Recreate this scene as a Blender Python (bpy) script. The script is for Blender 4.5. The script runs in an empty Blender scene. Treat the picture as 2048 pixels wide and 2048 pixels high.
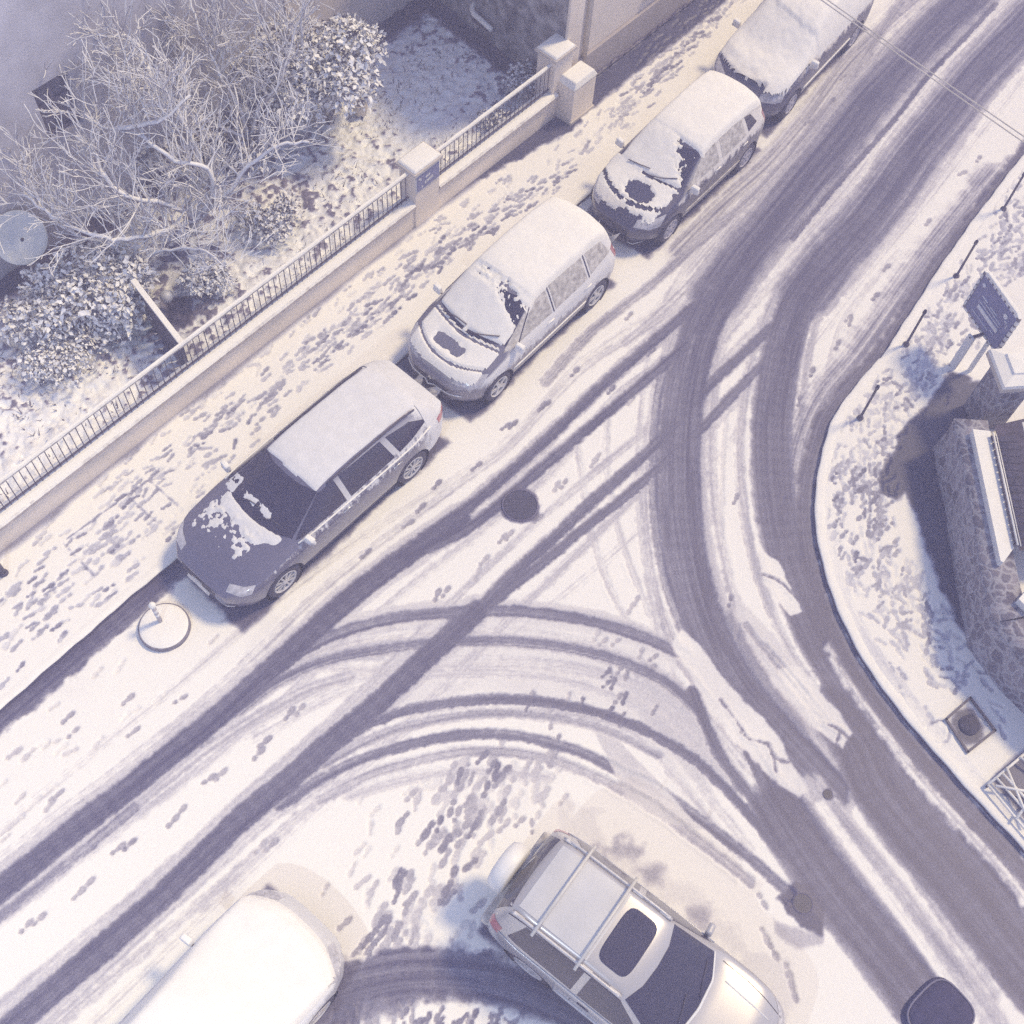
import bpy, bmesh, math, random
import numpy as np
from mathutils import Vector, Matrix, noise as mnoise
from mathutils.bvhtree import BVHTree

random.seed(7)
rng = np.random.default_rng(11)
SC = bpy.context.scene
COL = SC.collection
rad = math.radians

# ------------------------------------------------------------------ camera
# a high window over the crossroads; survey constants of the lens and of the foot point below it
CAM_H = 17.2
F_PX, NAD = 2361.0, (880.0, 2300.0)
_d = np.array([NAD[0] - 1024, NAD[1] - 1024, F_PX]); _d /= np.linalg.norm(_d)
_z = -_d
_y = np.array([0, -1.0, 0]); _y = _y - _y.dot(_z) * _z; _y /= np.linalg.norm(_y)
_x = np.cross(_y, _z)
RC = np.array([_x, _y, _z])

def G(px, py, h=0.0):
    """surveyed spot -> world x, y on the level h"""
    r = RC @ np.array([px - 1024, py - 1024, F_PX])
    t = (h - CAM_H) / r[2]
    return np.array([r[0] * t, r[1] * t])

cd = bpy.data.cameras.new("camera"); cam = bpy.data.objects.new("camera", cd); COL.objects.link(cam)
cd.sensor_width = 36; cd.lens = 36 * F_PX / 2048; cd.clip_end = 1000; cd.clip_start = 0.1
_m = Matrix(((RC[0][0], -RC[0][1], -RC[0][2], 0), (RC[1][0], -RC[1][1], -RC[1][2], 0),
             (RC[2][0], -RC[2][1], -RC[2][2], CAM_H), (0, 0, 0, 1)))
cam.matrix_world = _m
SC.camera = cam

# ------------------------------------------------------------------ sky, lamps, exposure
SUN_AZ, SUN_EL = 25.0, 57.0
w = bpy.data.worlds.new("World"); SC.world = w; w.use_nodes = True
nt = w.node_tree; nt.nodes.clear()
sky = nt.nodes.new("ShaderNodeTexSky"); sky.sky_type = 'NISHITA'; sky.sun_disc = False
sky.sun_elevation = rad(SUN_EL); sky.sun_rotation = rad(90 - SUN_AZ)
tint = nt.nodes.new("ShaderNodeMix"); tint.data_type = 'RGBA'; tint.blend_type = 'MULTIPLY'
tint.inputs[0].default_value = 1.0; tint.inputs[7].default_value = (0.92, 0.92, 0.98, 1)
bg = nt.nodes.new("ShaderNodeBackground"); bg.inputs[1].default_value = 0.15
wo = nt.nodes.new("ShaderNodeOutputWorld")
nt.links.new(sky.outputs[0], tint.inputs[6]); nt.links.new(tint.outputs[2], bg.inputs[0]); nt.links.new(bg.outputs[0], wo.inputs[0])

ld = bpy.data.lights.new("warm_light", 'SUN'); ld.energy = 3.15; ld.angle = rad(9); ld.color = (1.0, 0.80, 0.43)
lo = bpy.data.objects.new("warm_light", ld); COL.objects.link(lo)
_dir = Vector((-math.cos(rad(SUN_AZ)) * math.cos(rad(SUN_EL)), -math.sin(rad(SUN_AZ)) * math.cos(rad(SUN_EL)), -math.sin(rad(SUN_EL))))
lo.rotation_euler = _dir.to_track_quat('-Z', 'Y').to_euler(); lo.location = (10, 16, 14)

COOL = (-6.5, -5.0, 13.0)          # lamp of the white street lantern that stands off to the lower left
SC.view_settings.view_transform = 'Standard'; SC.view_settings.look = 'None'
SC.view_settings.exposure = 0.08; SC.view_settings.gamma = 1.0
SC.cycles.use_denoising = False; SC.cycles.sample_clamp_indirect = 1.5; SC.cycles.sample_clamp_direct = 6
HAZE = 0.0090
SC.cycles.volume_bounces = 1
SC.cycles.max_bounces = 5; SC.cycles.diffuse_bounces = 3; SC.cycles.transparent_max_bounces = 6

# ------------------------------------------------------------------ helpers: objects
def mesh_obj(name, verts, faces, m=None, parent=None, smooth=False):
    me = bpy.data.meshes.new(name)
    me.from_pydata([tuple(map(float, v)) for v in verts], [], [tuple(int(i) for i in f) for f in faces])
    me.validate(); me.update()
    if smooth: me.polygons.foreach_set('use_smooth', [True] * len(me.polygons))
    if m: me.materials.append(m)
    o = bpy.data.objects.new(name, me); COL.objects.link(o)
    if parent: o.parent = parent
    return o

class MB:
    def __init__(s): s.v = []; s.f = []
    def add(s, v, f):
        b = len(s.v); s.v += [tuple(map(float, p)) for p in v]; s.f += [tuple(i + b for i in q) for q in f]; return s
    def box(s, c, d, u=(1, 0), taper=1.0):
        """box centred at c, sizes d, its x axis along the plan direction u"""
        ux, uy = u; L = math.hypot(ux, uy); ux /= L; uy /= L
        vs = []
        for z in (-.5, .5):
            k = taper if z > 0 else 1.0
            for a, b in ((-.5, -.5), (.5, -.5), (.5, .5), (-.5, .5)):
                X, Y = a * d[0] * k, b * d[1] * k
                vs.append((c[0] + X * ux - Y * uy, c[1] + X * uy + Y * ux, c[2] + z * d[2]))
        return s.add(vs, [(0, 3, 2, 1), (4, 5, 6, 7), (0, 1, 5, 4), (1, 2, 6, 5), (2, 3, 7, 6), (3, 0, 4, 7)])
    def tube(s, pts, r, n=6, cap=True):
        pts = [Vector(p) for p in pts]
        rs = r if isinstance(r, (list, tuple)) else [r] * len(pts)
        rings = []
        for i, p in enumerate(pts):
            t = (pts[min(i + 1, len(pts) - 1)] - pts[max(i - 1, 0)])
            if t.length < 1e-6: t = Vector((0, 0, 1))
            t.normalize()
            a = t.orthogonal().normalized() if abs(t.z) > .95 else t.cross(Vector((0, 0, 1))).normalized()
            b = t.cross(a).normalized()
            rings.append([p + (a * math.cos(2 * math.pi * k / n) + b * math.sin(2 * math.pi * k / n)) * rs[i] for k in range(n)])
        v = [q for rg in rings for q in rg]; f = []
        for i in range(len(pts) - 1):
            for k in range(n):
                f.append((i * n + k, i * n + (k + 1) % n, (i + 1) * n + (k + 1) % n, (i + 1) * n + k))
        if cap:
            f.append(tuple(range(n - 1, -1, -1))); f.append(tuple((len(pts) - 1) * n + k for k in range(n)))
        return s.add(v, f)
    def lathe(s, prof, n=24, M=None, closed=False):
        """prof: (radius, height) pairs round the z axis"""
        v = []; f = []
        for r, z in prof:
            for k in range(n):
                a = 2 * math.pi * k / n; p = Vector((r * math.cos(a), r * math.sin(a), z))
                v.append(M @ p if M else p)
        m = len(prof)
        for i in range(m if closed else m - 1):
            j = (i + 1) % m
            for k in range(n):
                f.append((i * n + k, i * n + (k + 1) % n, j * n + (k + 1) % n, j * n + k))
        return s.add(v, f)
    def disc(s, c, r, n=24, M=None):
        v = [Vector((c[0] + r * math.cos(2 * math.pi * k / n), c[1] + r * math.sin(2 * math.pi * k / n), c[2])) for k in range(n)]
        if M: v = [M @ p for p in v]
        return s.add(v, [tuple(range(n))])
    def build(s, name, m=None, parent=None, smooth=False, bevel=0.0):
        o = mesh_obj(name, s.v, s.f, m, parent, smooth)
        if bevel:
            b = o.modifiers.new('bevel', 'BEVEL'); b.width = bevel; b.segments = 2; b.limit_method = 'ANGLE'
        return o

def tag(o, label, cat, group=None):
    o['label'] = label; o['category'] = cat
    if group: o['group'] = group
    return o
def struct(o, kind='structure'):
    o['kind'] = kind; return o
def empty(name, loc, rz=0.0):
    e = bpy.data.objects.new(name, None); COL.objects.link(e); e.location = loc; e.rotation_euler = (0, 0, rz)
    e.empty_display_size = .3; return e

# ------------------------------------------------------------------ helpers: materials
MATS = {}
def nodes_of(m):
    m.use_nodes = True; nt = m.node_tree; return nt, nt.nodes["Principled BSDF"]
def mat(name, col, rough=.6, var=.15, scale=8, bump=0.0, bscale=None, metal=0.0, coat=0.0, spec=.5, col2=None, detail=5):
    if name in MATS: return MATS[name]
    m = bpy.data.materials.new(name); nt, p = nodes_of(m); N = nt.nodes; L = nt.links
    tc = N.new("ShaderNodeTexCoord"); nz = N.new("ShaderNodeTexNoise"); nz.inputs['Scale'].default_value = scale; nz.inputs['Detail'].default_value = detail
    L.new(tc.outputs['Object'], nz.inputs['Vector'])
    rp = N.new("ShaderNodeValToRGB"); e = rp.color_ramp.elements
    a = [max(0, c * (1 - var)) for c in col]; b = col2 or [min(1, c * (1 + var)) for c in col]
    e[0].position = .3; e[1].position = .7; e[0].color = (*a, 1); e[1].color = (*b, 1)
    L.new(nz.outputs['Fac'], rp.inputs[0]); L.new(rp.outputs[0], p.inputs['Base Color'])
    p.inputs['Roughness'].default_value = rough; p.inputs['Metallic'].default_value = metal
    p.inputs['Coat Weight'].default_value = coat; p.inputs['Coat Roughness'].default_value = .08
    p.inputs['Specular IOR Level'].default_value = spec
    if bump:
        n2 = N.new("ShaderNodeTexNoise"); n2.inputs['Scale'].default_value = bscale or scale * 4; n2.inputs['Detail'].default_value = 6
        L.new(tc.outputs['Object'], n2.inputs['Vector'])
        bp = N.new("ShaderNodeBump"); bp.inputs['Strength'].default_value = bump; bp.inputs['Distance'].default_value = .02
        L.new(n2.outputs['Fac'], bp.inputs['Height']); L.new(bp.outputs[0], p.inputs['Normal'])
    MATS[name] = m; return m

SNOWC = (.86, .842, .81)
def mnode(nt, op, a, b=None, clamp=False):
    n = nt.nodes.new("ShaderNodeMath"); n.operation = op; n.use_clamp = clamp
    for i, v in enumerate((a, b)):
        if v is None: continue
        if isinstance(v, (int, float)): n.inputs[i].default_value = v
        else: nt.links.new(v, n.inputs[i])
    return n.outputs[0]

def ground_mat(name, bare, slush, thin, snow=SNOWC, grain=1.0):
    m = bpy.data.materials.new(name); nt, p = nodes_of(m); N = nt.nodes; L = nt.links
    at = N.new("ShaderNodeAttribute"); at.attribute_name = "snow"
    tc = N.new("ShaderNodeTexCoord")
    def noise(sc, det=4, ro=.6):
        n = N.new("ShaderNodeTexNoise"); n.inputs['Scale'].default_value = sc; n.inputs['Detail'].default_value = det
        n.inputs['Roughness'].default_value = ro; L.new(tc.outputs['Object'], n.inputs['Vector']); return n.outputs['Fac']
    n1 = noise(26, 5, .65); n2 = noise(130, 3, .7); n3 = noise(1.3, 4); n4 = noise(300, 2, .7)
    s = at.outputs['Fac']
    # ragged edges only where the cover is partial
    edge = mnode(nt, 'MULTIPLY', s, mnode(nt, 'SUBTRACT', 1.0, s)); edge = mnode(nt, 'MULTIPLY', edge, 2.0)
    j = mnode(nt, 'ADD', mnode(nt, 'MULTIPLY', mnode(nt, 'SUBTRACT', n1, .5), .9), mnode(nt, 'MULTIPLY', mnode(nt, 'SUBTRACT', n2, .5), .6))
    v = mnode(nt, 'ADD', s, mnode(nt, 'MULTIPLY', edge, j))
    v = mnode(nt, 'ADD', v, mnode(nt, 'MULTIPLY', mnode(nt, 'SUBTRACT', n4, .5), .10 * grain))
    v = mnode(nt, 'ADD', v, mnode(nt, 'MULTIPLY', mnode(nt, 'SUBTRACT', n3, .5), .12), clamp=True)
    rp = N.new("ShaderNodeValToRGB"); e = rp.color_ramp.elements
    e[0].position = .0; e[0].color = (*bare, 1); e[1].position = .95; e[1].color = (*snow, 1)
    x = e.new(.33); x.color = (*slush, 1); x = e.new(.68); x.color = (*thin, 1)
    L.new(v, rp.inputs[0])
    g = noise(70, 2, .8); gm = N.new("ShaderNodeMapRange"); gm.inputs['From Min'].default_value = .3; gm.inputs['From Max'].default_value = .7
    gm.inputs['To Min'].default_value = .5; gm.inputs['To Max'].default_value = 1.5; L.new(g, gm.inputs['Value'])
    mixg = N.new("ShaderNodeMix"); mixg.data_type = 'RGBA'; mixg.blend_type = 'MULTIPLY'
    L.new(mnode(nt, 'SUBTRACT', 1.0, mnode(nt, 'MULTIPLY', v, 1.15, True), True), mixg.inputs[0]); L.new(rp.outputs[0], mixg.inputs[6]); L.new(gm.outputs[0], mixg.inputs[7])
    L.new(mixg.outputs[2], p.inputs['Base Color'])
    rr = N.new("ShaderNodeMapRange"); rr.inputs['To Min'].default_value = .42; rr.inputs['To Max'].default_value = .85
    L.new(v, rr.inputs['Value']); L.new(rr.outputs[0], p.inputs['Roughness'])
    p.inputs['Specular IOR Level'].default_value = .35
    bp = N.new("ShaderNodeBump"); bp.inputs['Strength'].default_value = .35; bp.inputs['Distance'].default_value = .012
    hh = mnode(nt, 'ADD', mnode(nt, 'MULTIPLY', n1, .7), mnode(nt, 'MULTIPLY', n2, .5)); L.new(hh, bp.inputs['Height']); L.new(bp.outputs[0], p.inputs['Normal'])
    MATS[name] = m; return m

def snow_over(name, under, up=.35, scale=14, snow=SNOWC, band=.25, var=.2, rough=.7):
    """a bark / stone / leaf colour with snow lying on whatever faces up"""
    m = bpy.data.materials.new(name); nt, p = nodes_of(m); N = nt.nodes; L = nt.links
    g = N.new("ShaderNodeNewGeometry"); sx = N.new("ShaderNodeSeparateXYZ"); L.new(g.outputs['Normal'], sx.inputs[0])
    tc = N.new("ShaderNodeTexCoord"); nz = N.new("ShaderNodeTexNoise"); nz.inputs['Scale'].default_value = scale; nz.inputs['Detail'].default_value = 5
    L.new(tc.outputs['Object'], nz.inputs['Vector'])
    v = mnode(nt, 'ADD', sx.outputs['Z'], mnode(nt, 'MULTIPLY', mnode(nt, 'SUBTRACT', nz.outputs['Fac'], .5), 1.1))
    mr = N.new("ShaderNodeMapRange"); mr.inputs['From Min'].default_value = up - band; mr.inputs['From Max'].default_value = up + band; L.new(v, mr.inputs['Value'])
    c = N.new("ShaderNodeValToRGB"); e = c.color_ramp.elements
    e[0].position = .35; e[1].position = .65
    e[0].color = (*[k * (1 - var) for k in under], 1); e[1].color = (*[min(1, k * (1 + var)) for k in under], 1)
    L.new(nz.outputs['Fac'], c.inputs[0])
    mx = N.new("ShaderNodeMix"); mx.data_type = 'RGBA'; L.new(mr.outputs[0], mx.inputs[0]); L.new(c.outputs[0], mx.inputs[6]); mx.inputs[7].default_value = (*snow, 1)
    L.new(mx.outputs[2], p.inputs['Base Color']); p.inputs['Roughness'].default_value = rough; p.inputs['Specular IOR Level'].default_value = .3
    MATS[name] = m; return m

def paint(name, col, fz=9.0, fx=9.0, na=.25, metal=.3, rough=.35, coat=.6, scale=9, frost=(.74, .74, .77), amount=1.0):
    """car paint; frost clings above the height fz and behind fx"""
    m = bpy.data.materials.new(name); nt, p = nodes_of(m); N = nt.nodes; L = nt.links
    tc = N.new("ShaderNodeTexCoord"); sx = N.new("ShaderNodeSeparateXYZ"); L.new(tc.outputs['Object'], sx.inputs[0])
    mp = N.new("ShaderNodeMapping"); mp.inputs['Scale'].default_value = (1, 1, .35); L.new(tc.outputs['Object'], mp.inputs[0])
    nz = N.new("ShaderNodeTexNoise"); nz.inputs['Scale'].default_value = scale; nz.inputs['Detail'].default_value = 7; nz.inputs['Roughness'].default_value = .7
    L.new(mp.outputs[0], nz.inputs['Vector'])
    k = mnode(nt, 'MULTIPLY', mnode(nt, 'SUBTRACT', nz.outputs['Fac'], .5), na * 3)
    a = mnode(nt, 'DIVIDE', mnode(nt, 'ADD', mnode(nt, 'SUBTRACT', sx.outputs['Z'], fz), k), .12, True)
    b = mnode(nt, 'DIVIDE', mnode(nt, 'ADD', mnode(nt, 'SUBTRACT', mnode(nt, 'MULTIPLY', sx.outputs['X'], -1.0), fx), k), .25, True)
    ge = N.new("ShaderNodeNewGeometry"); sn_ = N.new("ShaderNodeSeparateXYZ"); L.new(ge.outputs['Normal'], sn_.inputs[0])
    fl = N.new("ShaderNodeMapRange"); fl.inputs['From Min'].default_value = .45; fl.inputs['From Max'].default_value = .75; fl.inputs['To Min'].default_value = 1; fl.inputs['To Max'].default_value = 0
    L.new(sn_.outputs['Z'], fl.inputs['Value']); a = mnode(nt, 'MULTIPLY', a, fl.outputs[0])
    f = mnode(nt, 'MULTIPLY', mnode(nt, 'MAXIMUM', a, b), amount)
    mx = N.new("ShaderNodeMix"); mx.data_type = 'RGBA'; L.new(f, mx.inputs[0]); mx.inputs[6].default_value = (*col, 1); mx.inputs[7].default_value = (*frost, 1)
    L.new(mx.outputs[2], p.inputs['Base Color'])
    L.new(mnode(nt, 'MULTIPLY', mnode(nt, 'SUBTRACT', 1.0, f), metal), p.inputs['Metallic'])
    L.new(mnode(nt, 'MULTIPLY', mnode(nt, 'SUBTRACT', 1.0, f), coat), p.inputs['Coat Weight'])
    L.new(mnode(nt, 'ADD', rough, mnode(nt, 'MULTIPLY', f, .4)), p.inputs['Roughness'])
    p.inputs['Coat Roughness'].default_value = .1
    MATS[name] = m; return m

M_ROAD = ground_mat("road_snow", (.088, .080, .145), (.225, .215, .29), (.55, .53, .57))
M_PAVE = ground_mat("pavement_snow", (.042, .042, .10), (.24, .235, .32), (.56, .56, .63))
M_GARD = ground_mat("garden_snow", (.06, .05, .10), (.26, .24, .34), (.60, .60, .67), (.86, .87, .90))
M_SNOW = mat("snow_layer", SNOWC, .85, .03, 5, .25, 40)
M_PLASTER = mat("cream_plaster", (.78, .70, .63), .85, .10, 1.3, .2, 60)
M_BEIGE = mat("beige_facade", (.74, .67, .61), .85, .06, 1.2, .25, 50)
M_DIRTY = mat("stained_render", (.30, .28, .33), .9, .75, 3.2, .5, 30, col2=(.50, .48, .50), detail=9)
M_HOUSE = mat("grey_facade", (.54, .53, .60), .9, .16, 1.6, .25, 40)
M_TRIM = mat("pale_trim", (.55, .50, .46), .8, .06, 4)
M_IRON = mat("dark_iron", (.07, .06, .105), .55, .2, 20)
M_RAILTOP = snow_over("snowy_handrail", (.45, .42, .42), .1, 9)
M_COPING = snow_over("snowy_coping", (.48, .43, .42), .45, 9)
def stone_mat():
    m = bpy.data.materials.new("rubble_masonry"); nt, p = nodes_of(m); N = nt.nodes; L = nt.links
    tc = N.new("ShaderNodeTexCoord"); nz = N.new("ShaderNodeTexNoise"); nz.inputs['Scale'].default_value = 5; nz.inputs['Detail'].default_value = 4; L.new(tc.outputs['Object'], nz.inputs['Vector'])
    mx = N.new("ShaderNodeMix"); mx.data_type = 'RGBA'; mx.blend_type = 'LINEAR_LIGHT'; mx.inputs[0].default_value = .12; L.new(tc.outputs['Object'], mx.inputs[6]); L.new(nz.outputs['Color'], mx.inputs[7])
    vo = N.new("ShaderNodeTexVoronoi"); vo.feature = 'DISTANCE_TO_EDGE'; vo.inputs['Scale'].default_value = 5.2; L.new(mx.outputs[2], vo.inputs['Vector'])
    vc = N.new("ShaderNodeTexVoronoi"); vc.inputs['Scale'].default_value = 5.2; L.new(mx.outputs[2], vc.inputs['Vector'])
    n2 = N.new("ShaderNodeTexNoise"); n2.inputs['Scale'].default_value = 22; n2.inputs['Detail'].default_value = 7; n2.inputs['Roughness'].default_value = .75; L.new(tc.outputs['Object'], n2.inputs['Vector'])
    sc_ = N.new("ShaderNodeSeparateXYZ"); L.new(vc.outputs['Color'], sc_.inputs[0])
    k = mnode(nt, 'ADD', mnode(nt, 'MULTIPLY', sc_.outputs[0], .45), mnode(nt, 'MULTIPLY', n2.outputs['Fac'], .75))
    r1 = N.new("ShaderNodeValToRGB"); e = r1.color_ramp.elements; e[0].position = .25; e[0].color = (.075, .068, .115, 1); e[1].position = .85; e[1].color = (.29, .27, .33, 1); L.new(k, r1.inputs[0])
    mr = N.new("ShaderNodeMapRange"); mr.inputs['From Min'].default_value = .03; mr.inputs['From Max'].default_value = .13; mr.inputs['To Min'].default_value = 1; mr.inputs['To Max'].default_value = 0
    L.new(mnode(nt, 'ADD', vo.outputs['Distance'], mnode(nt, 'MULTIPLY', mnode(nt, 'SUBTRACT', n2.outputs['Fac'], .5), .16)), mr.inputs['Value'])
    m2 = N.new("ShaderNodeMix"); m2.data_type = 'RGBA'; L.new(mnode(nt, 'MULTIPLY', mr.outputs[0], .6), m2.inputs[0]); L.new(r1.outputs[0], m2.inputs[6]); m2.inputs[7].default_value = (.46, .46, .52, 1)
    L.new(m2.outputs[2], p.inputs['Base Color']); p.inputs['Roughness'].default_value = .9
    bp = N.new("ShaderNodeBump"); bp.inputs['Strength'].default_value = .8; bp.inputs['Distance'].default_value = .03
    L.new(mnode(nt, 'ADD', mnode(nt, 'MULTIPLY', vo.outputs['Distance'], 1.2), mnode(nt, 'MULTIPLY', n2.outputs['Fac'], .5)), bp.inputs['Height']); L.new(bp.outputs[0], p.inputs['Normal'])
    return m
M_STONE = stone_mat()
M_OLDSTONE = mat("rubble_stone", (.20, .18, .22), .9, .55, 9, .9, 14, col2=(.42, .38, .40), detail=3)
M_BARK = snow_over("snowy_bark", (.13, .11, .13), .05, 18)
M_TWIG = snow_over("snowy_twigs", (.22, .20, .27), -.12, 30, (.82, .82, .85), band=.35)
M_LEAF = snow_over("snowy_leaves", (.085, .075, .13), -.02, 9, (.88, .88, .90), band=.14, var=.35)
M_LEAF2 = snow_over("dark_snowy_leaves", (.075, .065, .12), .15, 7, (.86, .86, .89), band=.14, var=.35)
M_GLASS = mat("dark_glass", (.038, .033, .068), .08, .1, 3, spec=.6)
M_TYRE = mat("tyre_rubber", (.055, .05, .08), .8, .2, 30)
M_RIM = mat("alloy_rim", (.55, .54, .57), .45, .12, 15, metal=.2)
M_BLACK = mat("black_plastic", (.06, .053, .09), .55, .2, 12)
M_UNDER = mat("underbody_dark", (.03, .027, .045), .9, .1, 5)
M_CHROME = mat("bright_trim", (.6, .6, .62), .25, .05, 8, metal=.7)
M_LAMP = mat("clear_lamp_glass", (.50, .49, .53), .15, .25, 18, coat=.5)
M_RED = mat("red_lamp_glass", (.45, .16, .18), .2, .15, 12, coat=.5)
M_PLATE = mat("number_plate_white", (.62, .60, .60), .5, .1, 14)
M_BLUE = mat("blue_enamel", (.16, .17, .34), .4, .1, 5)
M_WHITE = mat("white_lettering", (.72, .72, .74), .6, .05, 10)
M_POT = mat("glazed_pot", (.62, .56, .50), .5, .1, 7)
M_DISH = mat("grey_dish", (.66, .70, .76), .6, .1, 2.5)

# ------------------------------------------------------------------ ground: the snow cover as a field
X0, X1, Y0, Y1, ST = -10.6, 15.2, 0.2, 24.6, .0235
nx = int((X1 - X0) / ST) + 1; ny = int((Y1 - Y0) / ST) + 1
gx = X0 + ST * np.arange(nx); gy = Y0 + ST * np.arange(ny)
XX, YY = np.meshgrid(gx, gy)
def fbm(X, Y, sc, octv=4, seed=0, gain=.5):
    r = np.random.default_rng(seed); out = np.zeros_like(X); a = 1.0; tot = 0
    for o in range(octv):
        g = r.random((64, 64)); u = X / sc * 2 ** o + 17.3 * o; v = Y / sc * 2 ** o + 9.1 * o
        iu = np.floor(u).astype(int); iv = np.floor(v).astype(int); fu = u - iu; fv = v - iv
        fu = fu * fu * (3 - 2 * fu); fv = fv * fv * (3 - 2 * fv)
        a00 = g[iu % 64, iv % 64]; a10 = g[(iu + 1) % 64, iv % 64]; a01 = g[iu % 64, (iv + 1) % 64]; a11 = g[(iu + 1) % 64, (iv + 1) % 64]
        out += a * ((a00 * (1 - fu) + a10 * fu) * (1 - fv) + (a01 * (1 - fu) + a11 * fu) * fv); tot += a; a *= gain
    return out / tot
def sstep(a, b, x):
    t = np.clip((x - a) / (b - a), 0, 1); return t * t * (3 - 2 * t)
N_A = fbm(XX, YY, .9, 5, 1); N_B = fbm(XX, YY, .16, 4, 2); N_F = fbm(XX, YY, .055, 3, 5)
S = np.full(XX.shape, 1.0); S -= .07 * sstep(.5, .8, N_A)
DZ = np.zeros(XX.shape)

def smooth_poly(pts, step=.1):
    """Catmull-Rom through world points"""
    P = [np.array(p, float) for p in pts]; P = [2 * P[0] - P[1]] + P + [2 * P[-1] - P[-2]]; out = []
    for i in range(1, len(P) - 2):
        n = max(2, int(np.linalg.norm(P[i + 1] - P[i]) / step))
        for k in range(n):
            t = k / n
            out.append(.5 * ((2 * P[i]) + (-P[i - 1] + P[i + 1]) * t + (2 * P[i - 1] - 5 * P[i] + 4 * P[i + 1] - P[i + 2]) * t * t
                             + (-P[i - 1] + 3 * P[i] - 3 * P[i + 1] + P[i + 2]) * t ** 3))
    out.append(P[-2]); return np.array(out)
def gpts(px): return [G(*p) for p in px]
def win(xa, xb, ya, yb):
    i0 = max(0, int((xa - X0) / ST)); i1 = min(nx, int((xb - X0) / ST) + 2)
    j0 = max(0, int((ya - Y0) / ST)); j1 = min(ny, int((yb - Y0) / ST) + 2)
    return (slice(j0, j1), slice(i0, i1)) if i1 > i0 and j1 > j0 else None

def dist_field(P, R):
    """distance, signed lateral offset and length along a polyline, in the window round it"""
    P = np.asarray(P); W = win(P[:, 0].min() - R, P[:, 0].max() + R, P[:, 1].min() - R, P[:, 1].max() + R)
    if W is None: return None
    j0, i0 = W[0].start, W[1].start; sh = XX[W].shape
    D = np.full(sh, 9.0); LAT = np.zeros(sh); AL = np.zeros(sh); acc = 0.0
    for a, b in zip(P[:-1], P[1:]):
        w_ = win(min(a[0], b[0]) - R, max(a[0], b[0]) + R, min(a[1], b[1]) - R, max(a[1], b[1]) + R)
        e = b - a; L2 = e.dot(e) + 1e-9; L1 = math.sqrt(L2)
        if w_ is None: acc += L1; continue
        q = (slice(w_[0].start - j0, w_[0].stop - j0), slice(w_[1].start - i0, w_[1].stop - i0))
        dx = XX[w_] - a[0]; dy = YY[w_] - a[1]; t = np.clip((dx * e[0] + dy * e[1]) / L2, 0, 1)
        d = np.hypot(dx - t * e[0], dy - t * e[1]); u = d < D[q]
        D[q] = np.where(u, d, D[q]); LAT[q] = np.where(u, (e[0] * dy - e[1] * dx) / L1, LAT[q]); AL[q] = np.where(u, acc + t * L1, AL[q]); acc += L1
    return W, D, LAT, AL
_tr = 0
def track(px, wd, lev, soft=.035, streak=.10, dip=.016, border=None, wob=.02, lay=False, world=False):
    """wheel rut: centre line, width in metres, cover left in it, softness, lengthwise streaks"""
    global _tr; _tr += 1
    P = smooth_poly(px if world else gpts(px)); R = wd / 2 + soft + .12 + (border[0] if border else 0)
    r = dist_field(P, R)
    if r is None: return
    W, D, LAT, AL = r; ix = np.nonzero(D < R); D = D[ix]; LAT = LAT[ix]; AL = AL[ix]
    nb = N_B[W][ix]; na = N_A[W][ix]; s = S[W][ix]
    r1 = np.random.default_rng(_tr).random(512)
    q = LAT / .022 + 200; iq = np.floor(q).astype(int); fq = q - iq
    st = r1[iq % 512] * (1 - fq) + r1[(iq + 1) % 512] * fq
    st2 = fbm(AL, LAT * 12 + _tr * 7.3, .9, 2, 40 + _tr)
    nf = N_F[W][ix]; Dn = D + (nb - .5) * wob * 2 + (nf - .5) * .045
    if border:
        m = sstep(wd / 2 + border[0] + .04, wd / 2 + border[0] - .03, Dn + (na - .5) * .1)
        s = s * (1 - m) + np.minimum(s, border[1] + streak * .7 * (st - .5)) * m
    m = sstep(wd / 2 + soft, wd / 2 - soft, Dn)
    tread = .07 * (np.sin(AL / .038 + np.sin(LAT * 90) * 1.2) > .2) * (st2 > .42)
    lv = np.clip(lev + tread + streak * (st - .5) * 1.6 + streak * (st2 - .45) * 1.5, 0, 1)
    s = s * (1 - m) + (lv if lay else np.minimum(s, lv)) * m
    S[W][ix] = s
    z = DZ[W]; rid = np.exp(-((Dn - wd / 2 - .035) / .025) ** 2) * (.3 + nf) * (.9 * dip) * (1 - m) * (s > .6)
    z[ix] = z[ix] * (1 - m) if lay else np.minimum(z[ix], -dip * m) + rid

def inside(poly, W=None):
    X_, Y_ = (XX[W], YY[W]) if W else (XX, YY)
    m = np.zeros(X_.shape, bool); n = len(poly)
    for i in range(n):
        x1, y1 = poly[i]; x2, y2 = poly[(i + 1) % n]
        if y1 == y2: continue
        m ^= ((y1 > Y_) != (y2 > Y_)) & (X_ < (x2 - x1) * (Y_ - y1) / (y2 - y1) + x1)
    return m
def patch_field(px, lev, soft=.08, nz=.12, raise_=False, mix=1.0, world=False):
    P = [np.array(p) for p in px] if world else gpts(px)
    r = dist_field(np.array(P + [P[0]]), .5)
    if r is None: return
    W, D, _, _ = r; ins = inside(P, W)
    sd = np.where(ins, D, -D) + (N_A[W] - .5) * nz * 2 + (N_B[W] - .5) * nz
    m = sstep(-soft, soft, sd) * mix; s = S[W]
    s[...] = s * (1 - m) + ((lev + (N_A[W] - .5) * .15) if raise_ else np.minimum(s, lev)) * m

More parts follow.
